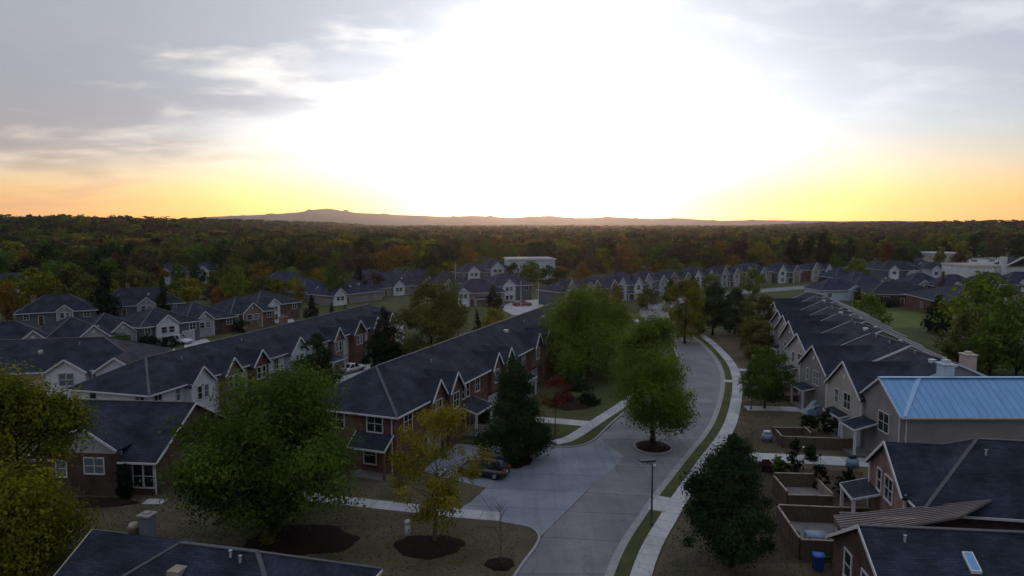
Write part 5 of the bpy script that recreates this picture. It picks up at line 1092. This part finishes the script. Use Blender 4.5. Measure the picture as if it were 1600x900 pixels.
# ------------------------------------------------------------------ vehicles
def bevelled(mb, name, m, parent, w=.06, seg=2):
    me = mb.mesh(name, m); bm = bmesh.new(); bm.from_mesh(me)
    bmesh.ops.remove_doubles(bm, verts=bm.verts, dist=1e-4)
    bmesh.ops.bevel(bm, geom=bm.edges[:], offset=w, segments=seg, affect="EDGES", clamp_overlap=True); bm.to_mesh(me); bm.free()
    me.polygons.foreach_set("use_smooth", [True] * len(me.polygons)); return put(name, me, parent)
def car(label, pos, rz, paint, kind="suv", z=0.0, name=None):
    L, W, belt, top = {"suv": (4.7, 1.9, 1.02, 1.74), "car": (4.6, 1.82, .92, 1.45), "van": (5.0, 1.95, 1.08, 1.78), "pickup": (5.6, 1.98, 1.08, 1.85)}[kind]
    root = empty(name or {"suv": "parked_suv", "car": "parked_car", "van": "parked_van", "pickup": "pickup_truck"}[kind], (pos[0], pos[1], z), R(rz)); tag(root, label, {"suv": "car", "car": "car", "van": "van", "pickup": "truck"}[kind])
    hl, hw = L / 2, W / 2
    prof = [(-hl, .42), (-hl + .08, .30), (hl - .1, .28), (hl, .45), (hl - .02, .74), (hl - .35, .90), (hl * .42, belt), (-hl + .05, belt), (-hl - .02, .8)]
    body = bevelled(MB().prism([(x, -hw, z_) for x, z_ in prof], (0, W, 0)), "body", paint, root, .07)
    if kind in ("suv", "van"): c0, c1, t0, t1 = -hl + .06, hl * .42, -hl + .32, hl * .12
    elif kind == "pickup": c0, c1, t0, t1 = -.55, hl * .42, -.40, hl * .15
    else: c0, c1, t0, t1 = -hl * .72, hl * .42, -hl * .40, hl * .08
    b = MB(); bw, tw = hw - .05, hw - .26; z0_, z1_ = belt - .04, top
    q = [(c0, -bw, z0_), (c1, -bw, z0_), (c1, bw, z0_), (c0, bw, z0_), (t0, -tw, z1_), (t1, -tw, z1_), (t1, tw, z1_), (t0, tw, z1_)]
    b.v = q; b.f = [(3, 2, 1, 0), (4, 5, 6, 7), (0, 1, 5, 4), (1, 2, 6, 5), (2, 3, 7, 6), (3, 0, 4, 7)]
    bevelled(b, "cabin", paint, root, .07)
    def pane(a, b_, c, d, s=.14, off=.012):
        P = [Vector(p) for p in (a, b_, c, d)]; cen = sum(P, Vector()) / 4; n = (P[1] - P[0]).cross(P[2] - P[0]).normalized()
        if n.dot(cen - Vector((0, 0, belt))) < 0: n = -n
        MB().prism([p.lerp(cen, s) + n * off for p in P], n * .012).build("window", "glass", root)
    def m(i, j, t): return tuple(Vector(q[i]).lerp(Vector(q[j]), t))
    pane(q[1], q[2], q[6], q[5]); pane(q[0], q[3], q[7], q[4], .17)
    for i, j, k, l in ((0, 1, 5, 4), (3, 2, 6, 7)):
        pane(q[i], m(i, j, .5), m(l, k, .5), q[l], .14); pane(m(i, j, .5), q[j], q[k], m(l, k, .5), .14)
    if kind == "pickup": MB().box(-hl + .1, -hw + .12, belt - .02, -.62, hw - .12, belt + .015).build("bed", "rubber", root)
    if kind == "suv":
        for s_ in (-1, 1): MB().bar((t0 + .15, s_ * (tw - .06), top + .06), (t1 - .1, s_ * (tw - .06), top + .06), .04, .04).build("roof_rail", "chrome", root)
    for sx in (-1, 1):
        for sy in (-1, 1):
            x = sx * (hl - .92); r_ = .35; o = empty("wheel", (x, sy * (hw - .12), r_)); o.parent = root; o.rotation_euler = (math.pi / 2, 0, 0)
            MB().lathe([(r_ - .05, -.12), (r_, -.09), (r_, .09), (r_ - .05, .12)], 20).build("tyre", "rubber", o, True); MB().lathe([(.2, -.125), (.22, -.10), (.22, .10), (.2, .125)], 14).build("rim", "chrome", o)
    for sy in (-1, 1):
        MB().box(hl - .14, sy * (hw - .30) - .22, .62, hl + .015, sy * (hw - .30) + .22, .78).build("headlight", "lamp_clear", root)
        MB().box(-hl - .035, sy * (hw - .20) - .15, .72, -hl + .12, sy * (hw - .20) + .15, 1.0).build("taillight", "tail_red", root)
        MB().box(c1 - .55, sy * (hw + .08) - .09, belt - .02, c1 - .40, sy * (hw + .08) + .09, belt + .12).build("mirror", paint, root)
    MB().box(-hl - .05, -hw + .15, .40, -hl + .1, hw - .15, .56).build("bumper", "rubber", root); MB().box(-hl - .045, -.26, .62, -hl, .26, .75).build("licence_plate", "pale_metal", root)
    MB().box(hl - .1, -.5, .46, hl + .015, .5, .62).build("grille", "rubber", root)
    return root
car("dark navy suv parked on the concrete court in front of the brick row", (-2.7, 64.2), 160, "paint_navy", "suv", .034)
gx_, gy_ = ground_at(551, 581); car("silver-white car parked on the driveway left of the dark conifer", (gx_, gy_), 60, "paint_white", "car", .03)
gx_, gy_ = ground_at(281, 537); car("white van parked before the two-storey slate house", (gx_, gy_), -14, "paint_white", "van", .03)
gx_, gy_ = ground_at(816, 478); car("red pickup parked in front of the slate house with arches", (gx_, gy_), 10, "paint_red", "pickup", .03)
gx_, gy_ = ground_at(426, 498); car("white car on the pale driveway beside the framed porch bay", (gx_, gy_), 30, "paint_white", "car", .03)
CR = [(1366, 440, 5, "paint_navy", "dark blue car leftmost of the parked cars below the rust-red tree"), (1374, 434, 8, "paint_black", "black car just behind the leftmost parked cars on the right"), (1388, 439, 4, "paint_grey", "grey car in the middle of the parked cars below the rust-red tree"), (1405, 436, 2, "paint_red", "dark red car before the blue-grey house on the right"),
      (1422, 438, 0, "paint_silver", "silver car rightmost before the blue-grey house"), (1308, 440, 10, "paint_white", "white car by the brick-fronted far street house"), (1480, 441, 0, "paint_white", "white car left of the long white shop"), (720, 489, 20, "paint_grey", "grey car on the lawn side of the porch house in the centre distance")]
for px, py, rz, pn, lb in CR:
    gx_, gy_ = ground_at(px, py); car(lb, (gx_, gy_), rz, pn, "car", .06)
for i, px in enumerate(range(1450, 1606, 9)):
    gx_, gy_ = ground_at(px, 401 + (i % 3) * 4); o = car("car parked in the distant lot on the right", (gx_, gy_), [0, 90, 80][i % 3], ["paint_white", "paint_silver", "paint_blue", "paint_grey", "paint_white"][i % 5], ["car", "suv"][i % 2], .06); o["group"] = "cars parked in the distant lot"

# ------------------------------------------------------------------ street furniture
def lamp_near(label, pos):
    o = empty("street_lamp", (pos[0], pos[1], 0), R(10)); tag(o, label, "street lamp")
    MB().lathe([(.16, 0), (.16, .25), (.10, .34), (.085, 1.2), (.065, 4.95), (.065, 5.0)], 12).build("pole", "steel", o, True)
    MB().box(-.22, -.22, -.02, .22, .22, .06).build("base_plate", "concrete", o)
    arm = MB().tube([(0, 0, 4.95), (-.1, 0, 5.12), (-.35, 0, 5.22), (-.55, 0, 5.1)], [.045, .04, .04, .035], 8).tube([(0, 0, 4.95), (.06, 0, 5.05), (.12, 0, 5.0)], [.045, .04, .03], 8); arm.build("arm", "steel", o, True)
    h = put("lamp_head", MB().box(-1.05, -.30, 5.34, .15, .30, 5.46).box(-1.10, -.35, 5.46, .20, .35, 5.50).mesh("lamp_head", "steel"), o)
    for sx in (-1.0, .1): MB().bar((sx, -.28, 5.36), (sx * .92 - .02, -.05, 4.98), .035, .035).bar((sx, .28, 5.36), (sx * .92 - .02, .05, 4.98), .035, .035).build("strut", "pale_metal", h)
    MB().box(-.95, -.24, 5.30, .05, .24, 5.338).build("lens", "lamp_glass", h)
    MB().lathe([(.05, -.12), (.13, -.1), (.15, 0), (.10, .09), (.04, .12)], 10, (.14, 0, 4.98)).build("sensor", "lamp_glass", h, True)
def lamp_post(label, pos, h=3.9):
    o = empty("street_lamp", (pos[0], pos[1], 0)); tag(o, label, "street lamp")
    MB().lathe([(.15, 0), (.13, .3), (.07, .4), (.055, h - .45), (.11, h - .42), (.05, h - .35)], 10).build("pole", "steel", o, True)
    MB().lathe([(.06, h - .35), (.17, h - .22), (.20, h - .05), (.15, h + .12)], 12).build("globe", "lamp_glass", o, True); MB().lathe([(.22, h + .12), (.16, h + .22), (.03, h + .36)], 12).build("cap", "steel", o, True)
lamp_near("tall dark pole lamp with a flat square head beside the near footway", (11.1, 53.1))
lamp_post("post lamp with a pale globe beside the right footway, next to the small round tree", (30.9, 87.6), 4.1)
lamp_post("thin post lamp in front of the far street, right of the dark twin trees", (61, 215), 5.0)
gx_, gy_ = ground_at(637, 838)
u = empty("utility_pedestal", (gx_, gy_, 0), R(12)); tag(u, "white utility pedestal post standing in the lower lawn left of the thin yellow tree", "utility box")
bevelled(MB().box(-.2, -.16, 0, .2, .16, .95), "cabinet", "siding_white", u, .05); bevelled(MB().box(-.25, -.21, .95, .25, .21, 1.3), "cap", "siding_white", u, .09); MB().box(.02, -.175, .5, .14, -.155, .62).build("label_plate", "rubber", u)
# wheelie bin
o = empty("wheelie_bin", (21.3, 46.1, 0), R(-12)); tag(o, "blue wheelie bin with a bright lid by the lower right enclosure", "bin")
MB().prism([(-.27, -.3, .08), (.27, -.3, .08), (.36, -.4, 1.05), (-.36, -.4, 1.05)], (0, .68, 0)).build("tub", "plastic_blue", o); bevelled(MB().box(-.40, -.46, 1.05, .40, .36, 1.16), "lid", "plastic_blue_lid", o, .03)
for sx in (-1, 1):
    w_ = empty("wheel", (sx * .3, .3, .13)); w_.parent = o; w_.rotation_euler = (0, math.pi / 2, 0); MB().lathe([(.13, -.03), (.13, .03)], 12).build("tyre", "rubber", w_)
MB().bar((-.3, .42, 1.0), (.3, .42, 1.0), .04, .04).build("handle", "plastic_blue", o)

# enclosed patios in front of the right-hand houses
def fence_run(parent, p, q, h, m="wood", capm="wood_pale", th=.05, bd=.16, top=None):
    p, q = Vector(p), Vector(q); l = (q - p).length; t = (q - p) / l; n = int(l / bd); b = MB(); rg2 = random.Random(int(l * 97))
    for i in range(n):
        a = p + t * (i * l / n + .006); c = p + t * ((i + 1) * l / n - .006); hh = h + rg2.uniform(-.015, .015); b.bar((*((a + c) / 2), 0), (*((a + c) / 2), hh), (c - a).length, th, up=(-t.y, t.x, 0))
    o = b.build("board_panel", m, parent); o["kind"] = "stuff"
    MB().bar((*p, h + .04), (*q, h + .04), .16, .07).build("cap_rail", capm, parent)
    for k in range(int(l / 2.4) + 1): 
        c = p + t * min(l, k * 2.4); MB().box(c.x - .06, c.y - .06, 0, c.x + .06, c.y + .06, h + .1).build("post", m, parent)
def patio(label, x0, y0, x1, y1, hf, hb, rz=0, name="patio_enclosure", floor="patio", sides="FBL", fz=.35):
    o = empty(name, (x0, y0, 0), R(rz)); tag(o, label, "patio"); w, d = x1 - x0, y1 - y0
    MB().box(.1, .1, 0, w, d - .1, fz).build("floor", floor, o)
    if "F" in sides: fence_run(o, (0, 0), (w, 0), hf)
    if "B" in sides: fence_run(o, (0, d), (w, d), hb)
    if "L" in sides: fence_run(o, (0, 0), (0, d), (hf + hb) / 2)
    if "R" in sides: fence_run(o, (w, 0), (w, d), hf)
    return o
pt = patio("fenced patio with a blue table below the nearest townhouse", 20.6, 47.6, 27.6, 53.4, 1.45, 1.6, -6)
MB().box(4.3, .1, .35, 4.5, 5.7, .9).build("divider_wall", "wood_pale", pt)
rl = MB()
for i in range(16): rl.bar((4.7 + i * .155, 5.45, .35), (4.7 + i * .155, 5.45, 1.35), .035, .035)
rl.bar((4.6, 5.45, 1.38), (7.1, 5.45, 1.38), .06, .06); rl.bar((4.6, 5.45, .5), (7.1, 5.45, .5), .05, .05); rl.build("railing", "trim", pt)
tb = empty("patio_table", (22.6, 49.4, .35), R(-6)); tag(tb, "blue-grey table inside the fenced patio", "table"); bevelled(MB().box(-.75, -.6, .68, .75, .6, .74), "table_top", "furniture_blue", tb, .02)
for sx in (-1, 1):
    for sy in (-1, 1): MB().box(sx * .66 - .03, sy * .5 - .03, 0, sx * .66 + .03, sy * .5 + .03, .68).build("leg", "steel", tb)
for dx, dy, a in ((-1.15, 0, 90), (1.15, .1, -90)):
    c_ = empty("patio_chair", (22.6 + dx, 49.4 + dy, .35), R(a)); tag(c_, "dark chair left of the blue-grey patio table" if dx < 0 else "dark chair right of the blue-grey patio table", "chair")
    MB().box(-.24, -.24, .42, .24, .24, .46).build("seat", "steel", c_); MB().box(-.24, .2, .46, .24, .24, .92).build("backrest", "steel", c_)
    for sx in (-1, 1):
        for sy in (-1, 1): MB().box(sx * .2 - .02, sy * .2 - .02, 0, sx * .2 + .02, sy * .2 + .02, .42).build("leg", "steel", c_)
p2 = patio("small enclosed patio with a peaked back fence beside the dark upright shrubs", 23.4, 56.9, 27.2, 60.6, 1.0, 1.55, -4, sides="FBL")
MB().box(3.65, 0, 0, 3.8, 3.7, 1.25).build("side_wall", "wood_pale", p2)
p3 = empty("planter_wall", (29.0, 72.4, 0), R(-6)); tag(p3, "long timber planter wall in front of the taupe townhouse under the blue roof", "planter"); fence_run(p3, (0, 0), (7.4, 0), 1.2); fence_run(p3, (0, 0), (0, 2.6), 1.2); fence_run(p3, (3.6, 2.0), (3.6, 4.4), 1.1); MB().box(.2, .2, 0, 7.2, 2.4, .7).build("soil_fill", "soil", p3)
p4 = empty("planter_wall", (29.6, 76.8, 0), R(-4)); tag(p4, "short timber wall with a pale top rail behind the long planter wall", "planter"); fence_run(p4, (0, 0), (4.2, 0), .9); fence_run(p4, (4.2, 0), (4.2, 2.4), .9)
p5 = patio("reddish timber yard enclosure beyond the covered junk", 34.2, 92.2, 40.2, 96.4, .8, 1.0, -4, floor="soil"); p6 = patio("pale low-walled yard near the fourth stepped townhouse", 36.5, 99.4, 42.6, 103.0, .8, .9, -4, floor="walk")
p7 = patio("timber yard near the fifth stepped townhouse", 38.6, 107.2, 45.0, 110.6, .9, 1.0, -6, floor="soil")
p8 = patio("low timber yard near the sixth stepped townhouse", 41.6, 116, 47.6, 119.6, .9, 1.0, -6, floor="patio")
# retaining kerb pieces of timber on the lawn
for lb, x0, y0, l in (("dark timber edging on the lawn right of the near dark tree", 18.6, 56.9, 3.0), ("dark timber edging lying on the bare slope beside the near patio", 17.6, 52.0, 2.2)):
    o = tag(MB().bar((x0, y0, .1), (x0 + l, y0 - .25, .1), .25, .22).build("timber_edging", "wood", None), lb, "edging")
# covered junk pile with poles
jk = empty("covered_junk_pile", (38.6, 86.2, 0), R(8)); tag(jk, "heap of pale and blue-green poles and tarps beside the taupe side wall", "junk pile")
b = MB(); n = 9; rgj = random.Random(4)
for i in range(n):
    for j in range(n):
        u_, v_ = i / (n - 1), j / (n - 1); b.v.append((-1.8 + 3.6 * u_, -1.0 + 2 * v_, max(0, 1.5 * math.sin(math.pi * u_) * math.sin(math.pi * v_) + rgj.uniform(-.2, .25)) if 0 < i < n - 1 and 0 < j < n - 1 else 0))
for i in range(n - 1):
    for j in range(n - 1): b.f.append((i * n + j, (i + 1) * n + j, (i + 1) * n + j + 1, i * n + j + 1))
b.build("tarp", "tarp_blue", jk)
for i in range(9):
    a = rgj.uniform(-.5, .5); MB().bar((-1.9 + i * .15, -1.0 + i * .2, .5 + rgj.uniform(0, .5)), (1.4 + i * .08, -.8 + a + i * .18, 1.2 + rgj.uniform(0, .6)), .05, .05).build("pole", "pale_metal", jk)
# small yard things
def grill(label, pos, m="pale_metal"):
    o = empty("covered_grill", (pos[0], pos[1], 0)); tag(o, label, "grill"); bevelled(MB().box(-.55, -.35, .0, .55, .35, .95), "cover", "furniture_blue", o, .12); bevelled(MB().box(-.48, -.32, .93, .48, .32, 1.2), "hood", m, o, .14)
grill("covered grill with a pale dome lid at the left end of the long planter wall", (28.2, 74.6))
grill("dark covered grill against the taupe porch wall on the right", (33.6, 66.4), "rubber")
o = empty("slat_bench", (30.9, 71.2, 0), R(-6)); tag(o, "pale slatted bench before the long planter wall", "bench")
for i in range(4): MB().box(-.8, -.3 + i * .16, .42, .8, -.18 + i * .16, .46).build("slat", "pale_metal", o)
for sx in (-1, 1): MB().box(sx * .7 - .04, -.28, 0, sx * .7 + .04, .28, .42).build("leg", "steel", o)
# toys and a play tent on the lawn by the slate house
gx_, gy_ = ground_at(238, 549); o = empty("play_tent", (gx_, gy_, 0), R(20)); tag(o, "small crimson play tent on the lawn before the slate house", "tent")
MB().prism([(-.9, 0, 0), (.9, 0, 0), (0, 0, 1.1)], (0, 1.6, 0)).build("canopy", "tail_red", o); MB().prism([(-.25, -.02, 0), (.25, -.02, 0), (0, -.02, .7)], (0, .01, 0)).build("opening", "paint_white", o)
o = empty("paddling_pool", (gx_ + 2.2, gy_ - .6, 0)); tag(o, "pale lilac paddling pool right of the crimson play tent", "pool"); MB().lathe([(1.0, 0), (1.05, .12), (1.0, .25), (.85, .22), (.8, .08)], 20).build("ring", "paint_white", o, True)
# flagpole in the centre distance
for px, py, h_, lb in ((712, 462, 11, "tall white flagpole above the violet roofs in the centre"), (814, 486, 8.0, "thin white pole right of the slate house with arches"), (841, 492, 8.5, "thin white pole left of the broad green tree")):
    gx_, gy_ = ground_at(px, py); o = empty("flagpole", (gx_, gy_, 0)); tag(o, lb, "pole"); MB().lathe([(.09, 0), (.05, h_)], 8).build("pole", "pale_metal", o); MB().lathe([(.05, h_), (.11, h_ + .1), (.05, h_ + .2)], 8).build("finial", "pale_metal", o)

# ------------------------------------------------------------------ haze
mh = bpy.data.materials.new("haze"); mh.use_nodes = True; nt = mh.node_tree; nt.nodes.remove(nt.nodes["Principled BSDF"])
pv = nt.nodes.new("ShaderNodeVolumePrincipled"); pv.inputs["Color"].default_value = (0.80, 0.80, 0.90, 1); pv.inputs["Density"].default_value = 0.000042; pv.inputs["Anisotropy"].default_value = 0.75
nt.links.new(pv.outputs[0], [n for n in nt.nodes if n.type == "OUTPUT_MATERIAL"][0].inputs["Volume"]); MATS["haze"] = mh
HZ = True
if HZ: tag(MB().box(-10500, -150, -6, 10500, 13500, 330).build("haze", "haze"), kind="stuff")
